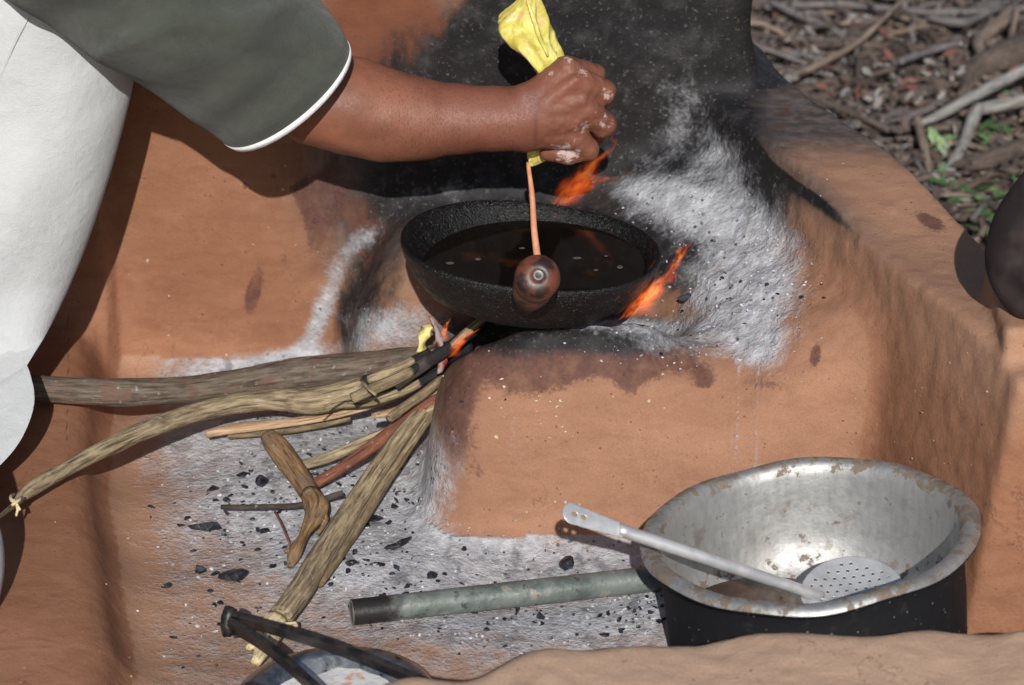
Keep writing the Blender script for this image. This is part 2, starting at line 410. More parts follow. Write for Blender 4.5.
soot = np.clip(black*(1-.66*w_st)*(1-w_top)*sstep(260, 60, pyv)**.5 + .72*sstep(320, 400, pxv)*sstep(10, 90, pyv)*sstep(260, 190, pyv)*sstep(560, 500, pxv)
     + blob(372, 275, 32, 60, 0, .62) + blob(350, 325, 18, 38, 0, .7) + blob(735, 110, 45, 35, 35, .40) + blob(700, 160, 55, 75, 0, .55) + blob(770, 215, 90, 16, 42, .45)
     + blob(690, 255, 22, 32, 0, .8) + blob(575, 333, 130, 21, 3, 1.05) + blob(500, 345, 40, 22, 0, .3) + blob(590, 250, 120, 55, 0, .9) + .10*w_top*sstep(850, 735, pxv+.4*(pyv-120)) + .75*np.exp(-((pxv-ex+9)/9)**2)*sstep(95, 120, pyv)*sstep(265, 200, pyv)*(V[:, 0] > .12) + blob(430, 25, 70, 35, 0, .3) + blob(655, 110, 80, 70, 0, .35), 0, 1)
stain = sm(blob(530, 370, 60, 32, -8, .8), blob(640, 358, 75, 24, 3, .8), blob(455, 420, 22, 62, 4, .75), blob(630, 385, 14, 20, 0, .5), blob(570, 335, 120, 24, 0, .8),
           blob(254, 290, 9, 34, 12, .95), blob(284, 262, 5, 18, 5, .6), blob(318, 215, 16, 42, 8, .85), blob(300, 190, 12, 16, 0, .55), blob(340, 190, 30, 35, 0, .6), blob(275, 175, 8, 10, 0, .5), blob(245, 185, 6, 8, 0, .5),
           blob(815, 355, 7, 16, 10, .7), blob(770, 385, 40, 10, 5, .4), blob(930, 222, 24, 9, 25, .75), blob(705, 380, 12, 12, 0, .55), blob(805, 300, 4, 12, 0, .5),
           blob(480, 480, 12, 60, 0, .35), blob(205, 630, 30, 18, 0, .2), blob(430, 520, 12, 30, 0, .4), blob(785, 110, 8, 14, 20, .7), blob(628, 572, 8, 5, 0, .4),
           blob(400, 20, 60, 40, 0, .25), blob(625, 662, 12, 4, 0, .45), blob(735, 655, 20, 4, 10, .3))
smoke = np.clip(w_top*.97*sstep(0, 1, np.clip((165-pyv+.10*(pxv-760))/45, 0, 1)) + blob(400, 30, 120, 50, 0, .25) + blob(700, 175, 75, 75, 0, .8) + blob(825, 200, 75, 14, 42, .75) + blob(365, 235, 45, 65, 0, .75) + blob(575, 345, 135, 26, 3, .65) + blob(365, 90, 70, 90, 0, .6)
   + blob(450, 420, 18, 70, 0, .55) + blob(590, 240, 150, 60, 0, .8) + blob(350, 180, 50, 40, 0, .5) + blob(500, 170, 150, 60, 0, .8)+blob(620, 30, 190, 60, 0, .9), 0, .98)*np.where((own == 0) | (own == 5) | (own == 1), 0.1, 1)
burnt = sm(blob(370, 215, 40, 40, 0, .6), blob(390, 40, 90, 60, 20, 1.0), blob(255, 400, 14, 14, 0, .2), blob(82, 355, 8, 26, 0, .55), blob(800, 360, 20, 40, 0, .2), blob(320, 320, 10, 40, 0, .4), blob(370, 255, 16, 22, 0, .5))
pale = floor_m*.30 + np.where(own == 5, .85, 0) + np.where((own == 3) | (own == 4), .20, 0)*sstep(.2, .29, V[:, 2]) + blob(980, 360, 80, 60, 0, .12) + np.where(own == 6, .12, 0)
def polyline_d(pts):
    d = np.full(len(V), 1e9)
    for (x0, y0), (x1, y1) in zip(pts[:-1], pts[1:]):
        ux, uy = x1-x0, y1-y0; t = np.clip(((pxv-x0)*ux+(pyv-y0)*uy)/(ux*ux+uy*uy), 0, 1)
        d = np.minimum(d, np.hypot(pxv-x0-t*ux, pyv-y0-t*uy))
    return d
crack = np.exp(-(polyline_d([(66, 300), (69, 360), (67, 440)])/2.2)**2)*.55
soot = soot*np.where((own == 0) | (own == 5) | (own == 1), .15, 1)
stain = stain + np.exp(-(polyline_d([(70, 440), (78, 520), (90, 610), (95, 690)])/3.0)**2)*.3
N_ = N
MUDL = {'hearth_floor': ('structure', None, None),
 'mud_ledge': (None, 'smooth red clay ledge along the left edge, beside the ash covered hearth floor', 'ledge'),
 'back_wall': (None, 'tall clay back wall, brown at left and black with soot behind the pan', 'wall'),
 'side_wall': (None, 'low clay side wall with broad top running forward from the sooty wall on the right', 'wall'),
 'wall_post': (None, 'clay post behind a long crack at the right edge of the picture', 'post'),
 'front_wall': (None, 'pale wavy clay kerb in front of the steel pot, bottom of the picture', 'kerb'),
 'mud_stove': (None, 'rounded clay stove with sooty brow and ash filled fire bowl under the pan', 'stove')}
fo = own[Fq]; face_own = np.sort(fo, 1)[:, 1]
for ci, (nme, f) in enumerate(comps):
    sel = face_own == ci; q = Fq[sel]; u, inv = np.unique(q, return_inverse=True); inv = inv.reshape(q.shape)
    o = mesh_obj(nme, V[u], inv, MUD, attrs={'ash': ash[u], 'soot': soot[u], 'stain': stain[u], 'burnt': burnt[u], 'pale': pale[u], 'crack': crack[u], 'smoke': smoke[u]}, normals=N_[u])
    k, l, c = MUDL[nme]; tag(o, l, c, None, k)
# height lookup of the floor field for scattered bits
topmap = {}
gi = np.floor((V[:, :2]-np.array([-.8, -.9]))/.008).astype(int)
TM = np.full((200, 180), -1.0); good = (V[:, 2] < .33) & (N[:, 2] > .3)
np.maximum.at(TM, (np.clip(gi[good, 0], 0, 199), np.clip(gi[good, 1], 0, 179)), V[good, 2])
dep_ = (V-CAM)@FW; okv = np.where(((V-CAM)*N).sum(1) < -.3)[0]
order = okv[np.argsort(-dep_[okv])]; SURF = {}
kx = np.floor(pxv[order]/4).astype(int); ky = np.floor(pyv[order]/4).astype(int)
for a_, b_, i_ in zip(kx.tolist(), ky.tolist(), order.tolist()): SURF[(a_, b_)] = i_
def surf(px, py):
    """the point of the mud surface met by the view ray, with its normal"""
    k = (int(px//4), int(py//4))
    for dx, dy in ((0, 0), (1, 0), (0, 1), (-1, 0), (0, -1)):
        i = SURF.get((k[0]+dx, k[1]+dy))
        if i is not None: return V[i], N[i]
    return None, None
def zat(x, y):
    i = int((x+.8)/.008); j = int((y+.9)/.008); v = TM[min(max(i, 0), 199), min(max(j, 0), 179)]
    return v if v > -.5 else 0.0
def on_ground(px, py, z=0.01):
    for _ in range(4):
        p = atz(px, py, z); z = .5*z+.5*zat(p[0], p[1])
    p = atz(px, py, z); return p

# raised floor at the left, out of frame, and the yard
def box_geo(x0, x1, y0, y1, z0, z1):
    Vb = [(x, y, z) for x in (x0, x1) for y in (y0, y1) for z in (z0, z1)]
    return np.array(Vb), [(0, 1, 3, 2), (4, 6, 7, 5), (0, 4, 5, 1), (2, 3, 7, 6), (0, 2, 6, 4), (1, 5, 7, 3)]
zz = lambda Vb, **k: {a: np.full(len(Vb), k.get(a, 0.0)) for a in ('ash', 'soot', 'stain', 'burnt', 'pale', 'crack', 'smoke')}
Vb, Fb = box_geo(-1.6, -.772, -.95, .26, -.2, .047)
tag(mesh_obj('clay_floor', Vb, Fb, MUD, smooth=False, attrs=zz(Vb)), kind='structure')
m = M('littered_earth'); p = m.pos()
c = m.mix(m.step(m.noise(p, 9, 6, .7), .35, .65), (.035, .025, .02), (.115, .078, .06))
c = m.mix(m.step(m.noise(p, 40, 5, .7), .52, .66, 0, .8), c, (.19, .15, .125)); c = m.mix(m.step(m.noise(p, 5, 4), .58, .66, 0, .7), c, (.20, .07, .045))
EARTH = m.fin(c, .9, m.bump(m.noise(p, 40, 6, .7), .02, 1), spec=.2)
n = 90; gx = np.concatenate([np.linspace(-60, -2, 12), np.linspace(-1.8, 2.4, 90), np.linspace(3, 60, 12)]); gy = np.concatenate([np.linspace(-30, -1.2, 10), np.linspace(-1, 3.2, 90), np.linspace(3.6, 120, 16)])
GX, GY = np.meshgrid(gx, gy, indexing='ij'); P0 = np.stack([GX.ravel(), GY.ravel(), np.zeros(GX.size)], 1)
near = np.exp(-(np.hypot(P0[:, 0], P0[:, 1]-1)/4)**2)
P0[:, 2] = -.155 + near*.02*fbm(P0, 3.1, 2, 3)
ny = len(gy); Fg = [(i*ny+j, (i+1)*ny+j, (i+1)*ny+j+1, i*ny+j+1) for i in range(len(gx)-1) for j in range(ny-1)]
tag(mesh_obj('ground', P0, Fg, EARTH), kind='structure')
GZ = -.145

# ------------------------------------------------------------------ simple materials
def plain(name, c1, c2, scale=60, rough=.6, bump=.0006, metal=0, spec=.5, thr=(.4, .6), det=4, **kw):
    m = M(name); p = m.objc(); a = m.noise(p, scale, det, .6)
    return m.fin(m.mix(m.step(a, *thr), c1, c2), rough, m.bump(a, bump, 1) if bump else None, metal, spec, **kw)
def iron_material():
    m = M('crusty_black_iron'); p = m.objc(); a = m.noise(p, 120, 5, .7); b = m.noise(p, 420, 3, .6); big = m.noise(p, 14, 3)
    c = m.mix(m.step(a, .5, .8), (.004, .004, .0045), (.014, .013, .012))
    c = m.mix(m.math('MULTIPLY', m.step(b, .64, .70), .75), c, (.22, .17, .13))
    c = m.mix(m.math('MULTIPLY', m.step(m.noise(p, 55, 4), .6, .7), m.step(big, .5, .62)), c, (.10, .045, .022))
    hgt = m.math('ADD', a, m.math('MULTIPLY', b, .6))
    return m.fin(c, m.step(a, .3, .7, .28, .55), m.bump(hgt, .0026, 1), 0.0, .42)
IRON = iron_material()
m = M('dark_frying_oil'); p = m.objc()
b = m.noise(p, 20, 3); c = m.mix(m.step(b, .55, .7), (.006, .004, .003), (.03, .01, .004))
OIL = m.fin(c, .07, m.bump(m.noise(p, 9, 2), .0016, 1), 0, .35)

# ------------------------------------------------------------------ frying pan
PC = aty(531, 247, .0)
pan = empty('frying_pan', tuple(PC), 'round black iron pan of dark hot oil resting over the fire', 'pan')
PR = .130
prof = [(0, -.050), (.05, -.050), (.078, -.047), (.098, -.037), (.113, -.020), (.1235, -.004), (.128, .0035), (.1305, .003), (.1310, 0), (.128, -.009), (.118, -.028), (.103, -.045), (.082, -.055), (.05, -.0585), (0, -.0585)]
Vp, Fp = lathe(prof, 120)
tiltx = math.radians(3.0); tilty = math.radians(4.2)
RT = np.array(Matrix.Rotation(tilty, 3, 'Y')@Matrix.Rotation(-tiltx, 3, 'X'))
ang = np.arctan2(Vp[:, 1], Vp[:, 0]); Vp[:, 2] += .0012*np.sin(ang*3+1)*(np.hypot(Vp[:, 0], Vp[:, 1])/.13)**2
bowlp = mesh_obj('bowl', (Vp@RT.T)+PC, Fp, IRON, pan)
# oil disc (level), trimmed to the bowl's width at that depth
ro = .1140; k = 72; zo = -.019
Vo = [(0.001, 0, zo)] + [(ro*rr*math.cos(2*math.pi*i/k)*1.0, ro*rr*math.sin(2*math.pi*i/k), zo) for rr in (.5, 1.0) for i in range(k)]
Fo = [(0, 1+i, 1+(i+1) % k) for i in range(k)] + [(1+i, 1+k+i, 1+k+(i+1) % k, 1+(i+1) % k) for i in range(k)]
oil_o = mesh_obj('oil', np.array(Vo)+PC, Fo, OIL, pan)
# handle towards the photographer
m = M('turned_dark_wood_grip'); p = m.objc(); a = m.noise(p, 70, 4, .6); c = m.mix(m.step(a, .42, .6), (.020, .010, .008), (.12, .035, .018))
GRIP = m.fin(c, .42, m.bump(a, .0006, 1), 0, .45)
H0 = aty(526, 303, -.120); H1 = aty(538.5, 275, -.235); axd = (H1-H0)/np.linalg.norm(H1-H0); Lh = np.linalg.norm(H1-H0)
RH = rot_to(axd)
hp = [(0, Lh*.30), (.0125, Lh*.30), (.0165, Lh*.33), (.0150, Lh*.40), (.0175, Lh*.43), (.0190, Lh*.52), (.0196, Lh*.62), (.0190, Lh*.70), (.0168, Lh*.735), (.0185, Lh*.765), (.0205, Lh*.82), (.0214, Lh*.90), (.0205, Lh*.955), (.0175, Lh*.985), (.010, Lh*.997), (.0042, Lh), (.0035, Lh*.985), (0, Lh*.985)]
Vh, Fh = lathe(hp, 48); grip = mesh_obj('handle', (Vh@RH.T)+H0, Fh, GRIP, pan)
STEEL = plain('dull_steel', (.30, .30, .31), (.5, .5, .5), 90, .35, .0003, 1)
Vr, Fr = lathe([(0, Lh*.992), (.0022, Lh*.999), (.0040, Lh*1.004), (.0052, Lh*1.002), (.0054, Lh*.995)], 24); mesh_obj('end_rivet', (Vr@RH.T)+H0, Fr, plain('dark_rivet', (.08, .075, .075), (.14, .13, .13), 90, .45, 0, .5), grip)
Vf, Ff = lathe([(.011, -.012), (.0115, 0), (.012, Lh*.25), (.0145, Lh*.26), (.0145, Lh*.31), (.012, Lh*.32)], 32); mesh_obj('handle_socket', (Vf@RH.T)+H0, Ff, IRON, pan)
# skinned-over oil bubbles
m = M('oil_foam'); FOAM = m.fin((.10, .095, .09), .2, None, 0, .6)
Vb_, Fb_ = [], []
for px, py, rx, ry in ((450, 263, 7, 2), (478, 259, 5, 1.8), (577, 258, 8, 1.6), (522, 248, 5, 1.2), (620, 267, 5, 2.2), (596, 270, 4, 1.2), (606, 256, 3, 1)):
    q = atz(px, py, PC[2]+zo+.0006); b0 = len(Vb_); Vb_.append(q+[0, 0, .0008])
    for i in range(10): Vb_.append(q+np.array([rx*.0006*math.cos(i*.628), ry*.002*math.sin(i*.628)*(.8+.3*random.random()), 0]))
    Fb_ += [(b0, b0+1+i, b0+1+(i+1) % 10) for i in range(10)]
tag(mesh_obj('oil_foam', np.array(Vb_), Fb_, FOAM, oil_o), kind='stuff')

# ------------------------------------------------------------------ steel pot with a skimmer
m = M('greasy_aluminium'); p = m.objc(); big = m.noise(p, 16, 4, .6); a = m.noise(p, 70, 5, .65); f = m.noise(m.map(p, (1, 1, .15)), 180, 3)
sta = m.attr('edge').outputs['Fac']
c = m.mix(m.step(f, .2, .8), (.38, .38, .375), (.47, .47, .46))
c = m.mix(m.step(big, .5, .72, 0, .45), c, (.30, .28, .24))
gr = m.step(m.math('ADD', m.math('MULTIPLY', sta, .135), a), .645, .69)
c = m.mix(m.math('MULTIPLY', gr, .85), c, (.13, .085, .05)); 
c = m.mix(m.step(m.math('ADD', m.math('MULTIPLY', sta, .10), m.noise(p, 38, 4)), .62, .72, 0, .55), c, (.24, .19, .14))
ALU = m.fin(c, m.step(a, .3, .7, .52, .68), m.bump(m.math('ADD', a, m.math('MULTIPLY', big, 2)), .0010, .7), m.step(gr, 0, 1, .75, .1), .5)
m = M('sooted_pot_outside'); p = m.objc(); a = m.noise(p, 90, 5, .6)
c = m.mix(m.step(a, .55, .75), (.008, .008, .010), (.022, .02, .022)); c = m.mix(m.step(m.vor(p, 90), .07, .11, .8, 0), c, (.16, .15, .14))
SOOTPOT = m.fin(c, .75, m.bump(a, .0008, 1), 0, .3)
KC = atz(809, 529, .136)
RP = .1535*np.linalg.norm((KC-CAM)@FW)/2.7
pot = empty('cooking_pot', (KC[0], KC[1], 0), 'large round aluminium pot, soot black outside, a little brown oil inside', 'pot')
KR = np.array(Matrix.Rotation(math.radians(-6.5), 3, 'Y')@Matrix.Rotation(math.radians(-2.5), 3, 'X'))
inner = [(0, -.118), (.07, -.118), (.105, -.112), (.124, -.095), (.1305, -.07), (.1330, -.03), (.1340, -.012), (.1355, -.005), (.138, -.001), (.142, .0015), (.149, .001), (.1530, -.0015), (.1543, -.0045)]
outer = [(.1543, -.0045), (.1535, -.0075), (.149, -.0085), (.144, -.0090), (.1395, -.0105), (.1375, -.015), (.1375, -.03), (.1375, -.07), (.1360, -.112), (.130, -.126), (.10, -.1295), (0, -.1235)]
def dent(Vx):
    a_ = np.arctan2(Vx[:, 1], Vx[:, 0]); r = np.hypot(Vx[:, 0], Vx[:, 1]); k_ = 1+.005*np.sin(a_*3+.4)+.003*np.sin(a_*7)
    Vx = Vx.copy(); Vx[:, 0] *= k_; Vx[:, 1] *= k_; Vx[:, 2] += (.0012*np.sin(a_*5+1)+.0010*np.sin(a_*9))*(r/.15)**4; return Vx
Vi, Fi = lathe(inner, 144); rr = np.hypot(Vi[:, 0], Vi[:, 1]); edge = np.where(rr > .1345, 1.0, 0) + .9*np.exp(-((Vi[:, 2]+.100)/.010)**2) + .35*np.exp(-((Vi[:, 2]+.05)/.03)**2)
inn = mesh_obj('inner_shell', dent(Vi)@KR.T+KC, Fi, ALU, pot, attrs={'edge': edge})
Vu, Fu = lathe(outer, 144); mesh_obj('outer_shell', dent(Vu)@KR.T+KC, Fu, SOOTPOT, pot)
m = M('brown_used_oil'); OILB = m.fin(m.mix(m.step(m.noise(m.objc(), 25, 3), .4, .7), (.035, .013, .005), (.10, .042, .013)), .04, None, 0, .6)
k = 60; zl = -.098; cx0 = -.028; ro = .088
Vo = [(cx0, 0, zl)]+[(cx0+ro*math.cos(2*math.pi*i/k), ro*.98*math.sin(2*math.pi*i/k), zl) for i in range(k)]
mesh_obj('oil_pool', np.array(Vo)+KC, [(0, 1+i, 1+(i+1) % k) for i in range(k)], OILB, pot)

# skimmer: flat pierced disc, tubular shank and flattened handle end with two holes
SK = plain('scratched_stainless', (.55, .56, .57), (.70, .70, .70), 45, .36, .0004, .5)
DC = KC+np.array([.045, .030, -.086]); DC = aty(853, 596, KC[1]-.004)
sk_o = empty('skimmer', tuple(DC), 'stainless skimmer with pierced round head lying in the aluminium pot', 'skimmer')
# disc with real holes: grid of small quads leaving holes out
bm = bmesh.new(); Rd = .0475
axis_x = np.array([.985, .05, .10]); axis_x /= np.linalg.norm(axis_x); nrm = np.array([-.06, -.24, .96]); nrm -= axis_x*(nrm@axis_x); nrm /= np.linalg.norm(nrm); axis_y = np.cross(nrm, axis_x)
holes = [(i*.0088+(j % 2)*.0044, j*.0078) for i in range(-5, 6) for j in range(-5, 6) if math.hypot(i*.0088+(j % 2)*.0044, j*.0078) < .040]
gs = .00065; ng = int(Rd/gs)+1; vid = {}
def dpt(i, j):
    if (i, j) in vid: return vid[(i, j)]
    x, y = i*gs, j*gs; r = math.hypot(x, y); x0, y0 = x, y
    if r > Rd: x, y = x*Rd/r, y*Rd/r
    for hx, hy in holes:
        d_ = math.hypot(x0-hx, y0-hy)
        if .0010 < d_ < .0022: x = hx+(x0-hx)*.0016/d_; y = hy+(y0-hy)*.0016/d_
    zc = .005*(min(r, Rd)/Rd)**2
    vid[(i, j)] = bm.verts.new(tuple(axis_x*x+axis_y*y+nrm*zc)); return vid[(i, j)]
for i in range(-ng, ng):
    for j in range(-ng, ng):
        cxx, cyy = (i+.5)*gs, (j+.5)*gs
        if math.hypot(cxx, cyy) > Rd-.0002: continue
        if any((cxx-hx)**2+(cyy-hy)**2 < .0016**2 for hx, hy in holes): continue
        try: bm.faces.new((dpt(i, j), dpt(i+1, j), dpt(i+1, j+1), dpt(i, j+1)))
        except ValueError: pass
me = bpy.data.meshes.new('pierced_disc'); bm.to_mesh(me); bm.free(); me.polygons.foreach_set('use_smooth', [True]*len(me.polygons)); me.materials.append(SK)
disc = bpy.data.objects.new('pierced_disc', me); COL.objects.link(disc); disc.parent = sk_o
sol = disc.modifiers.new('thick', 'SOLIDIFY'); sol.thickness = .0012
E0 = aty(566, 512, -.425); E1 = aty(822, 597, DC[1]-.002)
dirh = (E1-E0)/np.linalg.norm(E1-E0)
pm = lambda t: E0+(E1-E0)*t
Vt, Ft, _, _ = tube_geo([pm(.20), pm(.6), pm(1.0)], [.0058, .0060, .0050], 16, rough=0); mesh_obj('shank', Vt, Ft, SK, sk_o)
Vt, Ft, _, _ = tube_geo([pm(.98), pm(1.03), pm(1.10)+[0, 0, -.002]], [.005, .006, .008], 12, rough=0, flat=.35); mesh_obj('neck', Vt, Ft, SK, sk_o)
# flattened end with two holes
side = np.cross(dirh, [0, -.6, .8]); side /= np.linalg.norm(side); fn_ = np.cross(side, dirh)
bm = bmesh.new(); gs = .0007; Lf = .062; vid = {}
hl = [(.010, .0), (.018, .0)]
hl = [(.013, -.0035), (.0225, .0)]
hl = [(.012, .0), (.021, .0)]
def wd(x): return .0098*math.sqrt(max(0, 1-max(0, (.0098-x)/.0098)**2)) if x < .0098 else .0098-.0035*min(1, (x-.0098)/(Lf-.0098))
nx_ = int(Lf/gs)
for i in range(nx_):
    for j in range(-14, 14):
        x, y = (i+.5)*gs, (j+.5)*gs
        if abs(y) > wd(x) or any(((x-hx)/.0030)**2+((y-hy)/.0021)**2 < 1 for hx, hy in hl): continue
        vs = []
        for a_, b_ in ((0, 0), (1, 0), (1, 1), (0, 1)):
            key = (i+a_, j+b_)
            if key not in vid:
                xx, yy = key[0]*gs, key[1]*gs; yc = max(-wd(xx)-1e-5, min(wd(xx)+1e-5, yy))
                bend = .25*(yc*yc)/.01*min(1, xx/Lf)*1.2
                vid[key] = bm.verts.new(tuple(pm(0)-dirh*.004+dirh*xx+side*yc-fn_*bend+np.array([0, 0, .0]) - np.array(sk_o.location)))
            vs.append(vid[key])
        bm.faces.new(vs)
bmesh.ops.remove_doubles(bm, verts=bm.verts, dist=1e-5)
me = bpy.data.meshes.new('flat_grip'); bm.to_mesh(me); bm.free(); me.polygons.foreach_set('use_smooth', [True]*len(me.polygons)); me.materials.append(SK)
fg = bpy.data.objects.new('flat_grip', me); COL.objects.link(fg); fg.parent = sk_o
sol = fg.modifiers.new('thick', 'SOLIDIFY'); sol.thickness = .0016

# ------------------------------------------------------------------ blow pipe
m = M('worn_grey_green_pipe'); p = m.objc(); a = m.noise(p, 35, 5, .65); b = m.noise(p, 120, 4); ch = m.attr('char').outputs['Fac']
c = m.mix(m.step(a, .35, .62), (.095, .115, .105), (.18, .205, .19)); c = m.mix(m.step(b, .6, .68, 0, .75), c, (.045, .04, .035)); c = m.mix(m.step(m.noise(p, 60, 3), .62, .68, 0, .7), c, (.33, .28, .23))
c = m.mix(m.step(m.math('ADD', ch, m.math('MULTIPLY', a, .5)), .75, .95), c, (.022, .02, .02))
PIPE = m.fin(c, .5, m.bump(b, .0008, 1), .2, .4)
Pa = atz(352, 612.5, .0135); Pb = atz(660, 578, .0135)
pipe = empty('blow_pipe', tuple(Pa), 'straight grey green metal pipe with charred end, lying on the ash beside the pot', 'pipe')
Vt, Ft, G, U = tube_geo([Pa, Pb], [.0125, .0125], 28, n=50, rough=.02, close=False)
mesh_obj('tube', Vt, Ft, PIPE, pipe, attrs={'char': np.clip(1-U*3.2, 0, 1)})
Vt, Ft, G, U = tube_geo([Pa-(Pb-Pa)*.0, Pa+(Pb-Pa)*.35], [.0105, .0105], 24, n=8, rough=0, close=False); Ft = [f[::-1] for f in Ft]
mesh_obj('bore', Vt, Ft, plain('dark_bore', (.02, .018, .016), (.04, .035, .03), 60, .8), pipe)
tt = (Pb-Pa)/np.linalg.norm(Pb-Pa); Rr = rot_to(tt)
Vt, Ft = lathe([(.0105, 0), (.0108, -.0008), (.0122, -.0008), (.0126, .0002)], 32); mesh_obj('end_lip', Vt@Rr.T+Pa, Ft, plain('worn_lip', (.2, .2, .19), (.35, .34, .32), 80, .4, 0, .7), pipe)

# ------------------------------------------------------------------ plate / lid with tongs
PLC = atz(334, 700, .022)
plate = empty('steel_bowl', (PLC[0], PLC[1], 0.0), 'shallow shiny steel bowl under the black tongs, cut by the bottom edge', 'bowl')
RB = .0915
Vb2, Fb2 = lathe([(0, -.018), (.05, -.018), (.066, -.010), (.074, .001), (.080, .0035), (.0885, .0030), (.0915, .0005), (.0905, -.0025), (.083, -.0012), (.075, -.004), (.066, -.014), (.05, -.0205), (0, -.0205)], 96)
m = M('shiny_smoked_steel'); p = m.objc(); a = m.noise(p, 28, 4, .6, 1)
c = m.mix(m.step(a, .45, .62), (.60, .59, .58), (.30, .29, .28)); c = m.mix(m.step(m.noise(p, 60, 4), .6, .68), c, (.08, .07, .06))
SHINY = m.fin(c, .36, m.bump(a, .0012, 1), 1, .5)
mesh_obj('dish', Vb2@np.array(Matrix.Rotation(math.radians(-2), 3, 'Y')).T+PLC, Fb2, SHINY, plate)
# orange and white reflections in the steel, painted on an uneven disc
m = M('white_and_orange_reflections'); p = m.objc(); c = m.mix(m.step(m.noise(p, 38, 3, .5), .60, .68), (.62, .61, .60), (.62, .24, .12))
REFLECT = m.fin(c, .5, m.bump(m.noise(p, 70, 3), .002, 1))
k = 40; Vo = [(0, 0, .0005)]+[(.064*r_*math.cos(2*math.pi*i/k), .064*r_*math.sin(2*math.pi*i/k), 0) for r_ in (.5, 1) for i in range(k)]
Vo = np.array(Vo); Vo[:, 2] = .004*fbm(Vo, 60, 3, 2)
Fo = [(0, 1+i, 1+(i+1) % k) for i in range(k)] + [(1+i, 1+k+i, 1+k+(i+1) % k, 1+(i+1) % k) for i in range(k)]
tag(mesh_obj('painted_reflections', Vo+PLC+[0, 0, -.008], Fo, REFLECT), 'white and orange reflections painted on a disc inside the shiny steel bowl', 'reflection')
TB = plain('black_forged_iron', (.010, .009, .009), (.035, .03, .028), 70, .42, .0009, .3, .5)
def bar(p0, p1, wv, tv):
    q = []
    for pp in (p0, p1):
        for s_, t_ in ((-1, -1), (1, -1), (1, 1), (-1, 1)): q.append(pp+wv*s_+tv*t_)
    return q
T0 = atz(228, 622, .066); T1 = atz(318, 692, .055); T2 = atz(440, 690, .045)
tongs = empty('tongs', tuple(T0), 'black flat iron fire tongs lying over the rim of the shiny steel bowl', 'tongs')
for (q0, q1, wz) in ((T0+np.array([.001, -.003, .0]), T1, .0105), (T0+np.array([.004, .006, .001]), T2, .0095)):
    bm = bmesh.new(); d_ = (q1-q0); q1 = q0+d_*1.25; n_ = 14; prev = None
    for i in range(n_+1):
        t = i/n_; c_ = q0+(q1-q0)*t+np.array([0, .006*math.sin(t*3.0), .003*math.sin(t*5)])
        wv = np.array([.10, -.55, .83])*wz*(1-.12*t); tv = np.cross(d_/np.linalg.norm(d_), np.array([.1, -.55, .83])); tv = tv/np.linalg.norm(tv)*.0028
        ring = [bm.verts.new(tuple(c_+wv*a_+tv*b_-np.array(tongs.location))) for a_, b_ in ((-1, -1), (1, -1), (1, 1), (-1, 1))]
        if prev:
            for k_ in range(4): bm.faces.new((prev[k_], prev[(k_+1) % 4], ring[(k_+1) % 4], ring[k_]))
        else: bm.faces.new(ring)
        prev = ring
    bm.faces.new(prev[::-1]); bmesh.ops.bevel(bm, geom=bm.edges[:], offset=.0008, segments=1, affect='EDGES'); bmesh.ops.recalc_face_normals(bm, faces=bm.faces)
    me = bpy.data.meshes.new('arm'); bm.to_mesh(me); bm.free(); me.materials.append(TB); o = bpy.data.objects.new('arm', me); COL.objects.link(o); o.parent = tongs
Vt, Ft, _, _ = tube_geo([T0+np.array([.001, -.004, -.012]), T0+np.array([-.001, .001, 0]), T0+np.array([.003, .006, .0115])], [.0062, .0066, .0062], 8, rough=.05); mesh_obj('bend', Vt, Ft, TB, tongs)

# ------------------------------------------------------------------ firewood
stick('log', [(30, 388, .075, 28), (120, 393, .070, 31), (200, 389, .055, 30), (290, 375, .05, 34), (370, 368, .07, 36), (430, 357, .10, 28), (470, 345, .12, 20)], W_GREY,
      'thick grey green barked log, topmost of the firewood, running from the trousers to the fire', 'log', char=.9, rough=.10, seg=20)
s2 = empty('forked_branch', tuple(atz(250, 400, .04)), 'long curved tan branch whose left end is tied with pale fibre, below the thick log', 'branch')
stick('stem', [(14, 503, .075, 9), (35, 487, .074, 17), (90, 456, .072, 18), (150, 428, .07, 20), (210, 409, .06, 22), (265, 400, .055, 22), (320, 400, .06, 30), (380, 384, .08, 26), (440, 362, .11, 16)], W_TAN, None, None, parent=s2, char=.86, rough=.08, seg=18,
      extra=[[(318, 398, .06, 22), (360, 402, .065, 12), (400, 392, .08, 11), (440, 372, .10, 9)]])
stick('fibre_knot', [(14, 494, .083, 3), (10, 498, .088, 4), (15, 503, .087, 4), (18, 508, .082, 4), (16, 516, .078, 3)], W_CREAM, None, None, parent=s2, rough=.3, seg=8, extra=[[(22, 497, .085, 3), (17, 502, .088, 4), (9, 507, .084, 3)], [(14, 500, .088, 4), (20, 510, .083, 3)]])
stick('pale_tip', [(20, 500, .077, 8), (8, 510, .076, 6), (-4, 519, .074, 5)], W_CREAM, None, None, parent=s2, seg=8)
GW = 'firewood sticks fed into the stove'
stick('split_stick', [(206, 434, .020, 12), (232, 429, .022, 14), (300, 421, .03, 14), (360, 408, .045, 13), (410, 390, .07, 11), (440, 372, .09, 8)], W_PALE, 'long pale split stick with frayed left end just below the curved tan branch', 'stick', GW, rough=.22, flat=.6)
stick('split_stick', [(228, 435, .012, 10), (300, 428, .018, 10), (350, 418, .025, 8)], W_OLIVE, 'thin olive barked strip under the long pale split stick', 'stick', GW, rough=.18)
s4 = empty('knotty_branch', tuple(atz(300, 480, .02)), 'short orange brown knotty branch standing out across the white ash', 'branch')
stick('stem', [(268, 436, .040, 17), (276, 446, .036, 24), (290, 466, .030, 25), (302, 484, .026, 24), (314, 500, .022, 22)], W_ORANGE, None, None, parent=s4, rough=.16, seg=18)
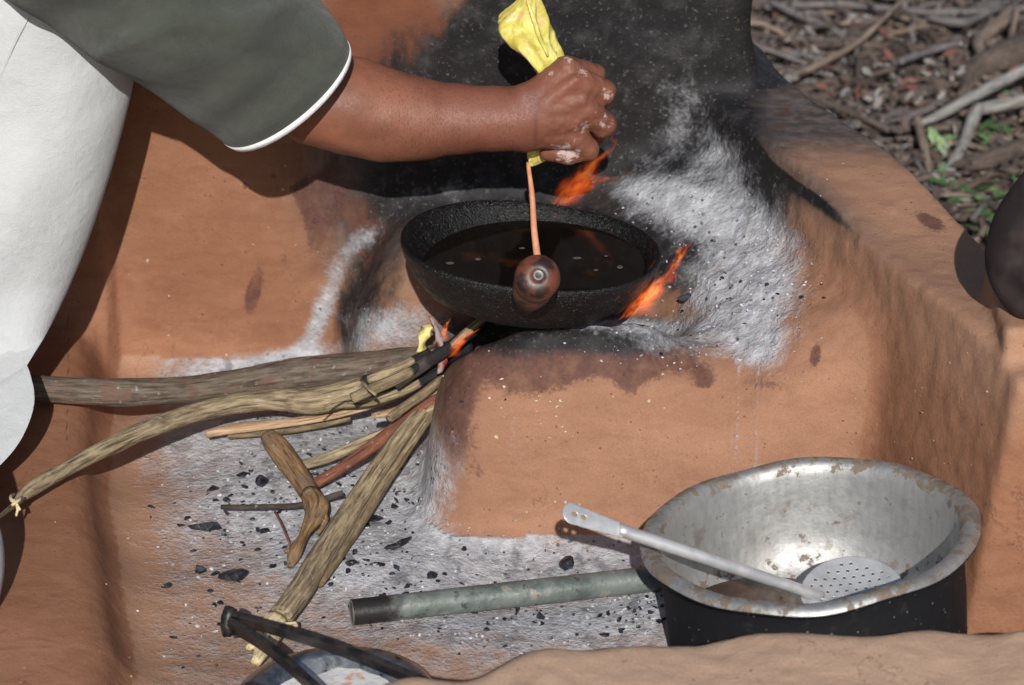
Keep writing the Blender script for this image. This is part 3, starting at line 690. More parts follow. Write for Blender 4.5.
stick('frayed_stub', [(310, 494, .028, 22), (316, 512, .024, 26), (306, 532, .018, 15), (296, 552, .012, 18), (290, 566, .006, 7)], W_ORANGE, None, None, parent=s4, rough=.38, seg=12, extra=[[(318, 508, .03, 12), (326, 520, .02, 9), (318, 534, .015, 4)], [(298, 548, .012, 10), (284, 552, .008, 4)]])
stick('side_twig', [(300, 466, .030, 10), (330, 457, .036, 11), (362, 443, .044, 11), (392, 430, .055, 12), (420, 414, .07, 14), (440, 405, .08, 12)], W_TAN, None, None, parent=s4, rough=.12)
stick('stick', [(316, 483, .03, 12), (345, 466, .04, 13), (380, 441, .055, 15), (420, 410, .075, 14), (440, 398, .085, 12)], W_RED, 'straight red brown stick between two tan sticks over the ash', 'stick', GW)
s7 = empty('thick_stalk', tuple(atz(300, 600, .01)), 'long thick tan stalk with cream broken end reaching down towards the tongs', 'stalk')
stick('stem', [(280, 618, .018, 27), (300, 590, .020, 28), (330, 542, .026, 27), (362, 492, .036, 23), (398, 440, .06, 20), (425, 408, .075, 16), (442, 388, .09, 12)], W_TAN, None, None, parent=s7, rough=.08, seg=20)
stick('inner_stem', [(318, 582, .014, 14), (350, 536, .018, 16), (385, 480, .032, 15), (420, 430, .06, 12), (440, 402, .08, 9)], W_OLIVE, None, None, parent=s7, rough=.10)
stick('broken_pith', [(276, 622, .015, 26), (268, 634, .016, 24), (264, 646, .016, 17), (256, 662, .016, 9)], W_CREAM, None, None, parent=s7, rough=.4, extra=[[(284, 628, .016, 10), (297, 625, .02, 7)], [(262, 640, .016, 10), (248, 648, .02, 6)]])
stick('twig', [(221, 507, .016, 6), (255, 507, .018, 6.5), (300, 505, .022, 6.5), (343, 493, .034, 7)], W_DARK, 'thin dark twig lying flat across the knotty branch', 'twig', GW, rough=.08, seg=8)
stick('twig', [(275, 512, .012, 3), (282, 525, .012, 3), (290, 545, .010, 3)], W_RED, 'short red thorn-like twig left of the frayed stub', 'twig', GW, seg=8)
stick('twig', [(389, 419, .085, 10), (408, 404, .09, 12), (428, 390, .10, 11), (443, 378, .105, 9)], W_OLIVE, 'stubby knotty brown twig nearest the clay stove mouth', 'twig', GW, rough=.3)
stick('wood_chip', [(372, 416, .065, 10), (392, 412, .07, 18), (418, 402, .08, 16), (436, 388, .09, 8)], W_PALE, 'flat pale splintered wood chip under the stubby twig', 'chip', GW, rough=.4, flat=.4)
stick('twig', [(384, 489, .008, 9), (396, 470, .012, 7), (408, 456, .016, 4)], D_GREY, 'short ash grey twig lying beside the base of the clay stove', 'twig', GW, rough=.3, seg=8)
stick('twig', [(372, 478, .012, 4), (396, 462, .018, 4), (414, 448, .022, 2)], W_OLIVE, 'hair thin brown twig leaning by the grey twig near the stove base', 'twig', GW, rough=.2, seg=6)
stick('stick', [(352, 399, .095, 12), (385, 384, .105, 14), (412, 371, .115, 12), (440, 355, .125, 10)], W_OLIVE, 'olive stick lying on top of the bundle beside the flame', 'stick', GW, char=.6, rough=.15)
stick('stick', [(368, 380, .105, 9), (400, 368, .115, 12), (430, 352, .125, 10)], W_TAN, 'short tan stick against the thick log at the stove mouth', 'stick', GW, char=.7, rough=.15)
stick('twig', [(361, 380, .122, 3), (368, 388, .122, 4.5), (376, 395, .118, 3.5)], W_OLIVE, 'tiny bent twig lying across the firewood bundle', 'twig', GW, seg=6)
stick('twig', [(318, 413, .085, 2), (332, 402, .092, 2.5), (346, 396, .097, 2.5), (362, 399, .095, 2)], W_TAN, 'curved hair-thin twig looping over the firewood bundle', 'twig', GW, seg=6)
stick('charred_stick', [(395, 385, .10, 11), (425, 364, .12, 14), (450, 348, .135, 15), (482, 322, .145, 16), (500, 310, .15, 10)], W_DARK, 'blackened burning stick end under the left of the pan', 'stick', GW, char=.1, rough=.2)
stick('stick', [(452, 345, .14, 7), (470, 329, .155, 9), (488, 315, .16, 8)], W_TAN, 'tan stick end just under the pan rim above the charred stick', 'stick', GW, rough=.15, seg=8)
# yellow strip and reddish twisted tape that are catching fire
m = M('yellow_strip'); YEL2 = m.fin(m.mix(m.step(m.noise(m.objc(), 90, 3), .4, .6), (.62, .48, .14), (.75, .66, .3)), .6, m.bump(m.noise(m.objc(), 120, 3), .002))
def ribbon(name, pix, y, mat, label, cat, thick=.0012, parent=None):
    P = [aty(a, b, y+dy) for a, b, _, dy in pix]; Wd = [c*.0009 for _, _, c, _ in pix]
    C_ = catmull(np.hstack([P, np.array(Wd)[:, None]]), 24); V_ = []; F_ = []
    for i, c_ in enumerate(C_):
        a_ = .9*math.sin(i*.35); s_ = np.array([math.cos(a_), math.sin(a_), 0])*c_[3]/2; b_ = np.array([-math.sin(a_), math.cos(a_), 0])*thick
        V_ += [c_[:3]-s_-b_, c_[:3]+s_-b_, c_[:3]+s_+b_, c_[:3]-s_+b_]
    for i in range(len(C_)-1):
        for k_ in range(4): F_.append((i*4+k_, i*4+(k_+1) % 4, i*4+4+(k_+1) % 4, i*4+4+k_))
    n_ = len(V_); F_ += [(0, 3, 2, 1), (n_-4, n_-3, n_-2, n_-1)]
    return tag(mesh_obj(name, np.array(V_), F_, mat), label, cat)
ribbon('yellow_strip', [(421, 352, 11, 0), (424, 338, 13, 0), (427, 327, 15, .006), (436, 324, 8, .012)], .035, YEL2, 'curled yellow paper strip standing beside the small flame', 'paper')
m = M('red_tape'); REDT = m.fin(m.mix(m.step(m.noise(m.objc(), 60, 3), .45, .6), (.25, .05, .045), (.32, .26, .25)), .6)
ribbon('twisted_tape', [(430, 317, 3, 0), (437, 330, 6, 0), (440, 345, 9, 0), (443, 358, 10, 0), (441, 372, 13, -.004)], .02, REDT, 'twisted red and grey scrap hanging over the firewood by the flame', 'scrap')

# ------------------------------------------------------------------ charcoal, ash crumbs
m = M('charcoal'); p = m.objc(); a = m.noise(p, 160, 3, .6)
COAL = m.fin(m.mix(m.step(a, .45, .65), (.008, .009, .012), (.035, .04, .055)), .38, m.bump(a, .001, 1), 0, .6)
def lump(c, r, sc, rz, seed, mat=None, n=1):
    bm = bmesh.new(); bmesh.ops.create_icosphere(bm, subdivisions=n, radius=1)
    R_ = np.array(Matrix.Rotation(rz, 3, 'Z')); V_ = np.array([v.co[:] for v in bm.verts]); V_ = V_*(1+.35*vnoise(V_+seed, 1.6, seed)[:, None])
    rg_ = np.random.default_rng(seed*7+3); V_ = V_*1.25
    for _ in range(7):
        n_ = rg_.normal(size=3); n_ /= np.linalg.norm(n_); e_ = V_@n_-rg_.uniform(.45, .8); V_ = V_-np.maximum(e_, 0)[:, None]*n_
    V_ = V_*np.array(sc)*r
    F_ = [tuple(v.index for v in f.verts) for f in bm.faces]; bm.free()
    return V_@R_.T+c, F_
GC = 'charcoal lumps scattered on the ash'
coals = [(262, 484, .0070, (1, 1, .8), 0, 'round jet black charcoal lump in the ash left of the knotty branch'), (213, 490, .0075, (1, .9, .6), .4, 'dark charcoal lump at the left border of the white ash'),
 (211, 528, .0105, (1.9, .5, .5), .05, 'long narrow charcoal sliver below the thin dark twig'), (231, 578, .012, (1.15, .9, .5), .2, 'largest flat charcoal piece, on bare clay left of the thick stalk'),
 (199, 571, .0075, (1.1, .7, .5), -.1, 'small flat charcoal chip left of the largest charcoal piece'), (167, 586, .0055, (1.1, .6, .5), .5, 'tiny charcoal chip nearest the left clay ledge'),
 (569, 568, .0085, (1, .9, .9), 0, 'round crusty charcoal lump above the grey pipe'), (541, 617, .005, (1, .7, .6), 0, 'small charcoal bead just below the middle of the pipe'),
 (242, 476, .006, (1.5, .6, .4), .3, 'flat charcoal flake beside the round black lump'), (280, 440+72, .004, (1.8, .6, .5), .9, 'charcoal splinter between dark twig and knotty branch'),
 (265, 532, .0045, (1.4, .8, .5), .6, 'charcoal crumb near the frayed stub'), (390, 548, .006, (1.6, .7, .5), .5, 'charcoal sliver in the ash right of the thick stalk'),
 (372, 520, .009, (1.3, .8, .4), .8, 'broad charcoal flake in the ash right of the thick stalk'), (402, 545, .0065, (1.7, .5, .5), .9, 'slanting charcoal splinter near the stove base'),
 (430, 577, .005, (1.2, .9, .6), .2, 'charcoal pebble in ash above the pipe end'), (352, 564, .0055, (1.1, .8, .6), 0, 'charcoal pebble left of the pipe beneath the stalk'),
 (692, 244, .010, (.5, 1.8, .5), -.5, 'long charcoal piece in the ash bowl right of the pan'), (706, 343, .007, (.7, 1.4, .6), .3, 'charcoal lump on the ash drift right of the stove brow'), (684, 300, .008, (1, .6, .5), .7, 'charcoal bit beside the right flame')]
for i, (px, py, r, sc, rz, lb) in enumerate(coals):
    q = on_ground(px, py); Vc, Fc = lump(q+np.array([0, 0, r*sc[2]*.45]), r, sc, rz, i+3, n=2)
    tag(mesh_obj('charcoal', Vc, Fc, COAL, smooth=False), lb, 'charcoal', GC)
def scatter(name, cnt, fn, mat, rmin, rmax, label, cat, flat=(.3, .9), minz=.35):
    V_ = []; F_ = []; o_ = 0
    tries = 0
    while cnt and tries < 60000:
        tries += 1
        px, py = fn()
        q, qn = surf(px, py)
        if q is None or qn[2] < minz or q[1] < -.50: continue
        q = q+np.array([random.uniform(-.002, .002), random.uniform(-.003, .003), 0])
        r = rmin+(rmax-rmin)*random.random()**2.2
        v, f = lump(q+np.array([0, 0, r*.2]), r, (random.uniform(.6, 1.7), random.uniform(.5, 1.1), random.uniform(*flat)), random.uniform(0, 3), random.randint(1, 40), n=1)
        V_.append(v); F_ += [tuple(i+o_ for i in t) for t in f]; o_ += len(v); cnt -= 1
    return tag(mesh_obj(name, np.vstack(V_), F_, mat, smooth=False), label, cat, kind='stuff')
def ga(*gs):
    def f():
        g = random.choices(gs, [x[4] for x in gs])[0]
        return random.gauss(g[0], g[2]), random.gauss(g[1], g[3])
    return f
floor_g = ga((365, 480, 45, 42, 3), (255, 490, 40, 32, 1.6), (340, 550, 50, 30, 1.8), (560, 605, 80, 25, 1.8), (440, 590, 60, 30, 1.2), (640, 605, 20, 20, .6), (220, 590, 40, 40, .5))
bowl_g = ga((735, 300, 40, 32, 2), (700, 220, 45, 22, 1), (660, 345, 60, 15, .7), (770, 250, 20, 35, 1), (400, 325, 30, 10, .5))
scatter('charcoal_crumbs', 700, floor_g, COAL, .0006, .0042, 'small charcoal crumbs sprinkled through the ash on the hearth floor', 'charcoal')
MUDG = plain('clay_grit', (.20, .10, .06), (.42, .26, .17), 50, .9, 0)
m = M('ash_flakes'); ASHM = m.fin(m.mix(m.step(m.noise(m.objc(), 60, 3), .4, .6), (.30, .30, .31), (.56, .565, .59)), .95)
scatter('ash_flakes', 1700, floor_g, ASHM, .0004, .0023, 'crumbly light grey ash flakes heaped on the hearth floor', 'ash')
scatter('ash_flakes', 700, bowl_g, ASHM, .0004, .0020, 'crumbly light grey ash flakes in the fire bowl beside the pan', 'ash')
m = M('pale_dough_crumbs'); CRM = m.fin(m.mix(m.step(m.noise(m.objc(), 60, 3), .4, .6), (.45, .38, .20), (.62, .58, .42)), .8)
scatter('dough_crumbs', 60, ga((545, 392, 12, 14, 2), (560, 420, 9, 12, 1.4), (510, 400, 30, 30, .5), (545, 520, 20, 22, .8), (640, 400, 60, 40, .3)), CRM, .0008, .0026, 'dried yellowish dough crumbs stuck on the front of the clay stove', 'crumbs', minz=-.5)
scatter('clay_grit', 320, ga((620, 430, 130, 60, 2), (180, 250, 70, 80, 1), (930, 420, 40, 90, 1), (180, 600, 60, 50, 1.6)), MUDG, .0005, .0017, 'fine grit of the same clay sticking out of the walls', 'grit', minz=-.9)
scatter('charcoal_crumbs', 60, bowl_g, COAL, .0010, .0035, 'small charcoal crumbs in the fire bowl ash', 'charcoal')

# ------------------------------------------------------------------ flames (glowing volumes)
def flame(p0, p1, wpx, y, label, strength, seed, bend=.0, hot=.5):
    """one tongue: emission thins out from its wavering axis, in its own frame (z from root to tip)"""
    A, B = aty(*p0, y), aty(*p1, y); L = np.linalg.norm(B-A); wd_ = wpx*.001*.5; z_ = (B-A)/L; y_ = np.array([0, 1.0, 0]); y_ -= z_*(y_@z_); y_ /= np.linalg.norm(y_); x_ = np.cross(y_, z_)
    m = M('flame_glow'); m.t.nodes.remove(m.b); pv = m.n('ShaderNodeVolumePrincipled'); pv.inputs['Density'].default_value = 0.0
    oc_ = m.objc(); sp_ = m.n('ShaderNodeSeparateXYZ'); m.put(sp_.inputs[0], oc_); X_, Y_, Z_ = sp_.outputs
    t = m.math('DIVIDE', Z_, L)
    n1_ = m.noise(m.map(oc_, (1, .3, .55)), 1.1/wd_/2, 2, .5, .3); n2_ = m.noise(m.map(oc_, (1.6, 1, .5)), 1.6/wd_, 3, .6, 1.0)
    wob = m.math('MULTIPLY', m.math('MULTIPLY', m.math('SUBTRACT', n1_, .5), wd_*4.2), m.math('ADD', t, .15))
    xw = m.math('ADD', m.math('ADD', X_, wob), m.math('MULTIPLY', m.math('MULTIPLY', t, m.math('SUBTRACT', 1, t)), bend*L))
    pr = m.math('MULTIPLY', m.step(t, -.06, .30), m.math('POWER', m.math('MAXIMUM', m.math('SUBTRACT', 1.0, t), .001), .75))
    pr = m.math('MAXIMUM', pr, .02)
    rx = m.math('DIVIDE', xw, m.math('MULTIPLY', pr, wd_)); ry = m.math('DIVIDE', Y_, m.math('MULTIPLY', pr, wd_*.8))
    r = m.math('SQRT', m.math('ADD', m.math('MULTIPLY', rx, rx), m.math('MULTIPLY', ry, ry)))
    s_ = m.math('MULTIPLY', m.step(r, .25, 1.25, 1, 0), m.step(n2_, .38, .62, .10, 1))
    m.put(pv.inputs['Emission Strength'], m.math('MULTIPLY', s_, strength/wd_))
    m.put(pv.inputs['Emission Color'], m.mix(m.step(s_, .25, 1.0), (1, .10, .010), (1, .30*(.6+hot*.8), .03+.03*hot)))
    m.t.links.new(pv.outputs[0], m.out.inputs['Volume'])
    prof = [(0, -.10*L)]+[(wd_*(2.1 if i not in (0, 9) else 1.2), -.09*L+1.18*L*i/9) for i in range(10)]+[(0, 1.10*L)]
    V_, F_ = lathe(prof, 20); o = mesh_obj('flame', V_, F_, m.m)
    o.matrix_world = Matrix(((x_[0], y_[0], z_[0], A[0]), (x_[1], y_[1], z_[1], A[1]), (x_[2], y_[2], z_[2], A[2]), (0, 0, 0, 1)))
    return tag(o, label, 'flame', 'flames of the wood fire')
flame((548, 208), (616, 132), 36, .165, 'orange flame rising behind the pan below the fist', 1.0, 3, -.25)
flame((562, 203), (618, 172), 26, .16, 'low spreading orange flame along the rear rim of the pan', .75, 5, .2, .2)
flame((618, 320), (694, 232), 26, -.05, 'narrow orange flame licking up at the right of the pan', 1.7, 9, -.3, .7)
flame((638, 317), (668, 276), 20, -.055, 'short broad flame low between pan and ash', .8, 12, .1, .3)
flame((448, 358), (478, 326), 18, .015, 'small orange flame at the blackened stick end', 1.8, 15, .2, .6)
flame((442, 342), (449, 316), 11, .03, 'tiny pale flame beside the yellow strip', 1.4, 18, 0, 1.2)
scene.cycles.volume_step_rate = .35
m = M('glowing_ember'); m.fin((.05, .01, .005), .8); m.b.inputs['Emission Color'].default_value = (1, .12, .02, 1); m.b.inputs['Emission Strength'].default_value = 2.5
for px, py, r, lb in ((490, 318, .004, 'red glowing ember under the front left of the pan'), (415, 425, .0035, 'red glowing ember at the left foot of the stove')):
    q = aty(px, py, -.04) if py < 400 else atz(px, py, .06)
    Vc, Fc = lump(q, r, (1.2, .8, .7), .3, 5, n=2); tag(mesh_obj('ember', Vc, Fc, m.m), lb, 'ember')

# ------------------------------------------------------------------ person
YA = .080
m = M('brown_skin'); p = m.objc(); a = m.noise(p, 60, 5, .6); f = m.noise(p, 420, 3, .6); v1 = m.vor(p, 700)
c = m.mix(m.step(m.noise(p, 14, 3), .35, .65), (.175, .066, .038), (.26, .098, .056)); c = m.mix(m.step(a, .5, .72, 0, .35), c, (.17, .058, .034))
hair = m.noise(m.map(p, (1, 1, .22), (0, .5, 0)), 700, 2, .5); c = m.mix(m.math('MULTIPLY', m.step(hair, .56, .63), m.attr('hairy').outputs['Fac']), c, (.07, .03, .02))
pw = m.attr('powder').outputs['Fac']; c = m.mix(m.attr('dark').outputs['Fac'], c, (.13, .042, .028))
c = m.mix(m.step(m.math('ADD', pw, m.math('MULTIPLY', m.math('SUBTRACT', m.noise(p, 130, 4, .7), .5), 1.6)), .50, .75, 0, .75), c, (.52, .40, .36))
SKIN = m.fin(c, m.step(f, .3, .7, .50, .66), m.bump(m.math('ADD', m.math('MULTIPLY', f, .35), m.math('ADD', m.math('MULTIPLY', a, 1.4), m.math('MULTIPLY', v1, .12))), .0011, .55), 0, .45, Subsurface_Weight=.06)
m.b.inputs['Subsurface Radius'].default_value = (.01, .004, .002)
def hp_(px, py, dy): return aty(px, py, YA+dy)
MM = 1/975.0
bones = []   # (p0, p1, r0, r1, k)
def chain(pts, k=.008):
    for a_, b_ in zip(pts[:-1], pts[1:]): bones.append((hp_(*a_[:3]), hp_(*b_[:3]), a_[3]*MM, b_[3]*MM, k))
chain([(150, -110, .0, 56), (235, 5, .0, 50), (318, 98, .0, 44)], .02)
chain([(318, 98, .0, 44), (350, 106, .0, 46), (385, 116, -.0, 43), (420, 119.5, 0, 37.5), (460, 119.5, 0, 32), (495, 118.5, 0, 29.5), (518, 118.5, 0, 28), (540, 114, 0, 26)], .012)
chain([(530, 106, 0, 21), (566, 70, .004, 13.5)], .012); chain([(532, 112, -.003, 22), (580, 84, -.004, 14.8)], .012)
chain([(532, 120, -.003, 22), (584, 109, -.006, 14.8)], .012); chain([(530, 128, 0, 19), (574, 135, -.003, 14.2)], .012)
chain([(552, 110, .014, 26), (566, 108, .014, 27)], .010); chain([(550, 90, .016, 17), (566, 84, .018, 16)], .008)
chain([(567, 69, .002, 13.5), (592, 77, .026, 12.8), (586, 90, .056, 10.5), (556, 90, .064, 8.5)], .0022)
chain([(583, 84, -.004, 14.2), (603, 92, .010, 13.0), (600, 103, .046, 11), (570, 106, .060, 8.8)], .0022)
chain([(587, 110, -.006, 14.0), (603.5, 124, .004, 13.2), (598, 133, .040, 11), (568, 130, .052, 8.5)], .0022)
chain([(576, 137, -.004, 12.6), (588, 150, .000, 10.4), (570, 154.5, .002, 9.6), (548, 152, .006, 7.8)], .0022)
chain([(542, 96, .020, 16), (554, 78, .034, 12.5), (572, 74, .054, 10.5), (588, 84, .066, 8.5)], .006)
chain([(524, 96, -.010, 11), (534, 94, -.006, 10)], .012)
for t_ in ((545, 104, 575, 80), (548, 112, 580, 101), (546, 121, 575, 124)): chain([(t_[0], t_[1], -.022, 2.0), (t_[2], t_[3], -.017, 2.6)], .010)
lo = np.min([np.minimum(b[0], b[1])-max(b[2], b[3]) for b in bones], 0)-.006; hi = np.max([np.maximum(b[0], b[1])+max(b[2], b[3]) for b in bones], 0)+.006
def build_sdf(lo, hi, h, bones):
    a0 = np.arange(lo[0], hi[0], h); a1 = np.arange(lo[1], hi[1], h); a2 = np.arange(lo[2], hi[2], h)
    F_ = np.full((len(a0), len(a1), len(a2)), .08, np.float32)
    for p0, p1, r0, r1, k in bones:
        mg = max(r0, r1)+.035; l_ = np.minimum(p0, p1)-mg; u_ = np.maximum(p0, p1)+mg
        i0 = [max(0, int((l_[d]-lo[d])/h)) for d in range(3)]; i1 = [max(0, int((u_[d]-lo[d])/h)+1) for d in range(3)]
        xs = a0[i0[0]:i1[0], None, None]-p0[0]; ys = a1[None, i0[1]:i1[1], None]-p0[1]; zs = a2[None, None, i0[2]:i1[2]]-p0[2]
        d_ = p1-p0; L2 = d_@d_; t = np.clip((xs*d_[0]+ys*d_[1]+zs*d_[2])/L2, 0, 1)
        q = np.sqrt((xs-t*d_[0])**2+(ys-t*d_[1])**2+(zs-t*d_[2])**2)-(r0+(r1-r0)*t)
        sl = tuple(slice(i0[d], i1[d]) for d in range(3)); F_[sl] = smin(F_[sl], q.astype(np.float32), k)
    return F_
Fa = build_sdf(lo, hi, .0018, bones); Va, Fqa = surface_nets(Fa, lo, .0018); del Fa
Na = vnormals(Va, Fqa); ax_, ay_ = proj(Va)
hand_m = sstep(525, 560, ax_)
Va = Va + Na*(hand_m*.0009*fbm(Va, 130, 4, 2)+.0012*fbm(Va, 28, 6, 2))[:, None]
kn = lambda cx, cy, r: np.exp(-((ax_-cx)**2+(ay_-cy)**2)/(r*r))
powder = np.clip(hand_m*.16+.42*(kn(566, 58, 9)+kn(580, 72, 10)+kn(605, 122, 12)+kn(608, 95, 10)+kn(550, 75, 9)+kn(560, 148, 14)+kn(575, 155, 14)+kn(582, 125, 9)), 0, 1)
hairy = sstep(345, 400, ax_)*sstep(545, 510, ax_)*.6
darkk = np.clip(.45*np.exp(-((ax_-536-((ay_-118)*.05)**2*-.6)/2.0)**2)*sstep(88, 100, ay_)*sstep(150, 138, ay_)+kn(535, 95, 18)*.25+sstep(350, 500, ax_)*.55-hand_m*.2, 0, 1)  # wrist crease shade painted as a dark arc; forearm tone deepens towards the hand
person = empty('person', (-.62, -.05, .05), 'person in white trousers and dark olive T-shirt squeezing a yellow bag over the pan', 'person')
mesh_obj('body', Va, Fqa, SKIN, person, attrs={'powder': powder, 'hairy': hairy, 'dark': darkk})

def loft(rings, seg=56, sub=10, fn=None):
    """rings: list of (A, B, depth) : A, B = opposite silhouette points, depth = half thickness in y"""
    R = catmull(np.array([np.concatenate([a_, b_, [d_]]) for a_, b_, d_ in rings]), (len(rings)-1)*sub+1)
    V_ = []; F_ = []; UV = []
    for i, r in enumerate(R):
        A_, B_, d_ = r[:3], r[3:6], r[6]; c_ = (A_+B_)/2; s_ = (B_-A_)/2; ax = np.cross(s_/np.linalg.norm(s_), [0, 0, 1.0]); nn = np.array([0, 1.0, 0.25]); nn -= s_*(nn@s_)/(s_@s_); nn /= np.linalg.norm(nn)
        for k_ in range(seg):
            a_ = 2*math.pi*k_/seg; V_.append(c_+s_*math.cos(a_)-nn*d_*math.sin(a_)); UV.append((i/(len(R)-1), a_))
    V_ = np.array(V_); UV = np.array(UV)
    for i in range(len(R)-1):
        for k_ in range(seg): F_.append((i*seg+k_, i*seg+(k_+1) % seg, (i+1)*seg+(k_+1) % seg, (i+1)*seg+k_))
    if fn is not None: V_ = fn(V_, UV, R)
    return V_, F_, R
m = M('olive_grey_jersey'); p = m.objc(); wv = m.noise(p, 900, 2); a = m.noise(p, 20, 3)
c = m.mix(m.step(a, .35, .65), (.045, .050, .039), (.060, .066, .052)); c = m.mix(m.step(wv, .4, .6, 0, .35), c, (.085, .090, .080))
JER = m.fin(c, .9, m.bump(m.math('ADD', wv, m.math('MULTIPLY', m.noise(m.map(p, (1, 1, 1), (0, .6, 0)), 16, 3), 9)), .0011, 1), 0, .2, Sheen_Weight=.2)
yb = .040
def S(px, py, dy=0): return aty(px, py, yb+dy)
cuff = (S(225, 137), S(349, 49), .064)
rings = [cuff, (S(203, 121), S(341, 33), .066), (S(178, 103), S(330, 18), .075), (S(130, 63), S(306, -10), .095), (S(85, 28), S(286, -45), .125), (S(38, -5), S(255, -100), .14), (S(-40, -60), S(190, -170), .15), (S(-100, -120), S(130, -230), .12)]
def folds(V_, UV, R):
    q = V_.copy(); N_f = np.stack([np.zeros(len(V_)), np.full(len(V_), -1.0), np.full(len(V_), .3)], 1); front = np.clip(np.sin(UV[:, 1]), 0, 1)
    px, py = proj(V_)
    w1 = np.exp(-((px*.60+py*.8-215)/14)**2)*.006; w2 = np.exp(-((px*.35+py-95-12*np.sin(px*.03))/10)**2)*.005; w3 = np.exp(-((px*-.25+py+10)/9)**2)*.004
    w4 = .0055*np.sin((px*.55+py*1.0)*.055+2*np.sin(px*.02))+.003*fbm(V_, 14, 5, 2)
    return q + N_f*((w1+w2-w3+w4)*2.4*front*sstep(0, .12, UV[:, 0]))[:, None]
Vs, Fs, Rs = loft(rings, fn=folds)
sh = mesh_obj('shirt', Vs, Fs, JER, person); sm_ = sh.modifiers.new('thick', 'SOLIDIFY'); sm_.thickness = .0014; sm_.offset = -1
# white trim band and stitch line follow the cuff
m = M('white_rib_trim'); TRIM = m.fin((.78, .78, .78), .8, m.bump(m.noise(m.objc(), 500, 2), .0006))
def cuffring(t, grow):
    R = catmull(np.array([np.concatenate([a_, b_, [d_]]) for a_, b_, d_ in rings[:3]]), 41); r = R[0]+(R[1]-R[0])*t*20*1.0
    A_, B_, d_ = r[:3], r[3:6], r[6]; c_ = (A_+B_)/2; s_ = (B_-A_)/2; L_ = np.linalg.norm(s_); nn = np.array([0, 1.0, .25]); nn -= s_*(nn@s_)/(s_@s_); nn /= np.linalg.norm(nn)
    return np.array([c_+s_*(1+grow/L_)*math.cos(2*math.pi*k_/90)-nn*(d_+grow)*math.sin(2*math.pi*k_/90) for k_ in range(90)])
def strip(name, ts, grows, mat, par):
    rr_ = [cuffring(t, g_) for t, g_ in zip(ts, grows)]; V_ = np.vstack(rr_); F_ = []
    n_ = len(rr_)
    for i in range(n_):
        for k_ in range(90): F_.append((i*90+k_, i*90+(k_+1) % 90, ((i+1) % n_)*90+(k_+1) % 90, ((i+1) % n_)*90+k_))
    return mesh_obj(name, V_, F_, mat, par)
strip('sleeve_trim', [.08, -.23, -.23, .08], [.0022, .0012, -.0018, -.0022], TRIM, person)
m = M('tan_thread'); THR = m.fin((.30, .24, .12), .8)
def shirt_ring(row, grow):
    r0, f_ = int(row), row-int(row); q = Vs[r0*56:(r0+1)*56]*(1-f_)+Vs[(r0+1)*56:(r0+2)*56]*f_; c_ = q.mean(0); d_ = q-c_
    return c_+d_*(1+grow/np.linalg.norm(d_, axis=1, keepdims=True))
rr_ = [shirt_ring(4.6, .0008), shirt_ring(4.95, .0008), shirt_ring(4.95, -.0004), shirt_ring(4.6, -.0004)]
mesh_obj('stitching', np.vstack(rr_), [(i*56+k_, i*56+(k_+1) % 56, ((i+1) % 4)*56+(k_+1) % 56, ((i+1) % 4)*56+k_) for i in range(4) for k_ in range(56)], THR, person)

m = M('off_white_trousers'); p = m.objc(); wv = m.noise(p, 1000, 2); a = m.noise(p, 9, 3)
c = m.mix(m.step(a, .35, .65), (.52, .535, .54), (.58, .595, .60)); c = m.mix(m.step(m.noise(p, 22, 4), .6, .75, 0, .25), c, (.48, .45, .40))
TRO = m.fin(c, .85, m.bump(m.math('ADD', wv, m.math('MULTIPLY', m.noise(p, 25, 4), 4)), .0009, 1), 0, .2, Sheen_Weight=.15)
yt = .095
edge_px = [(-70, 175), (-10, 150), (55, 136), (85, 133), (120, 125), (180, 108), (250, 84), (310, 57), (350, 34), (366, 24), (385, 31), (405, 34), (430, 25), (450, 10), (464, -8), (480, -40)]
rings = []
for py, px in edge_px:
    w_ = 230 if py < 350 else max(60, 230-(py-350)*.9)
    yq = yt-max(0, py-290)*.0015
    rings.append((aty(px-w_, py+(25 if py < 350 else 5), yq), aty(px, py, yq), .095 if py < 350 else .09-.0004*(py-350)))
def tf(V_, UV, R):
    px, py = proj(V_); front = np.clip(np.sin(UV[:, 1]), 0, 1)
    d_ = -.010*np.exp(-((py-368+(px-25)*-.75)/7)**2)*(px < 60)+ .004*np.sin(py*.035+px*.05)*sstep(120, 300, py) + .0045*fbm(V_, 9, 2, 2)
    d_ += .003*np.exp(-((px-28+.0*(py)+(py-20)*-.35+ (py*.55))/5)**2)*(py < 120) 
    return V_ + np.array([0, -1, .3])*(d_*front)[:, None]
Vt, Ft, _ = loft(rings, 64, 8, tf); tr = mesh_obj('trousers', Vt, Ft, TRO, person)
# seam along the outer leg and pocket edge
def seam(pts, r, name, mat, y):
    P = []
    for a_, b_ in pts:
        q = aty(a_, b_, y); i = np.argmin(np.hypot(proj(Vt)[0]-a_, proj(Vt)[1]-b_)+1e3*(Vt[:, 1] > yt)); P.append(np.array([q[0], Vt[i][1]-.001, q[2]+(0)]))
        d = ray(a_, b_); tt_ = (Vt[i][1]-.001-CAM[1])/d[1]; P[-1] = CAM+d*tt_
    v, f, _, _ = tube_geo(P, r, 8, rough=0); return mesh_obj(name, v, f, mat, tr)
seam([(36, 3), (26, 22), (14, 45), (3, 72), (-8, 100)], .0012, 'pocket_seam', TRO, yt)
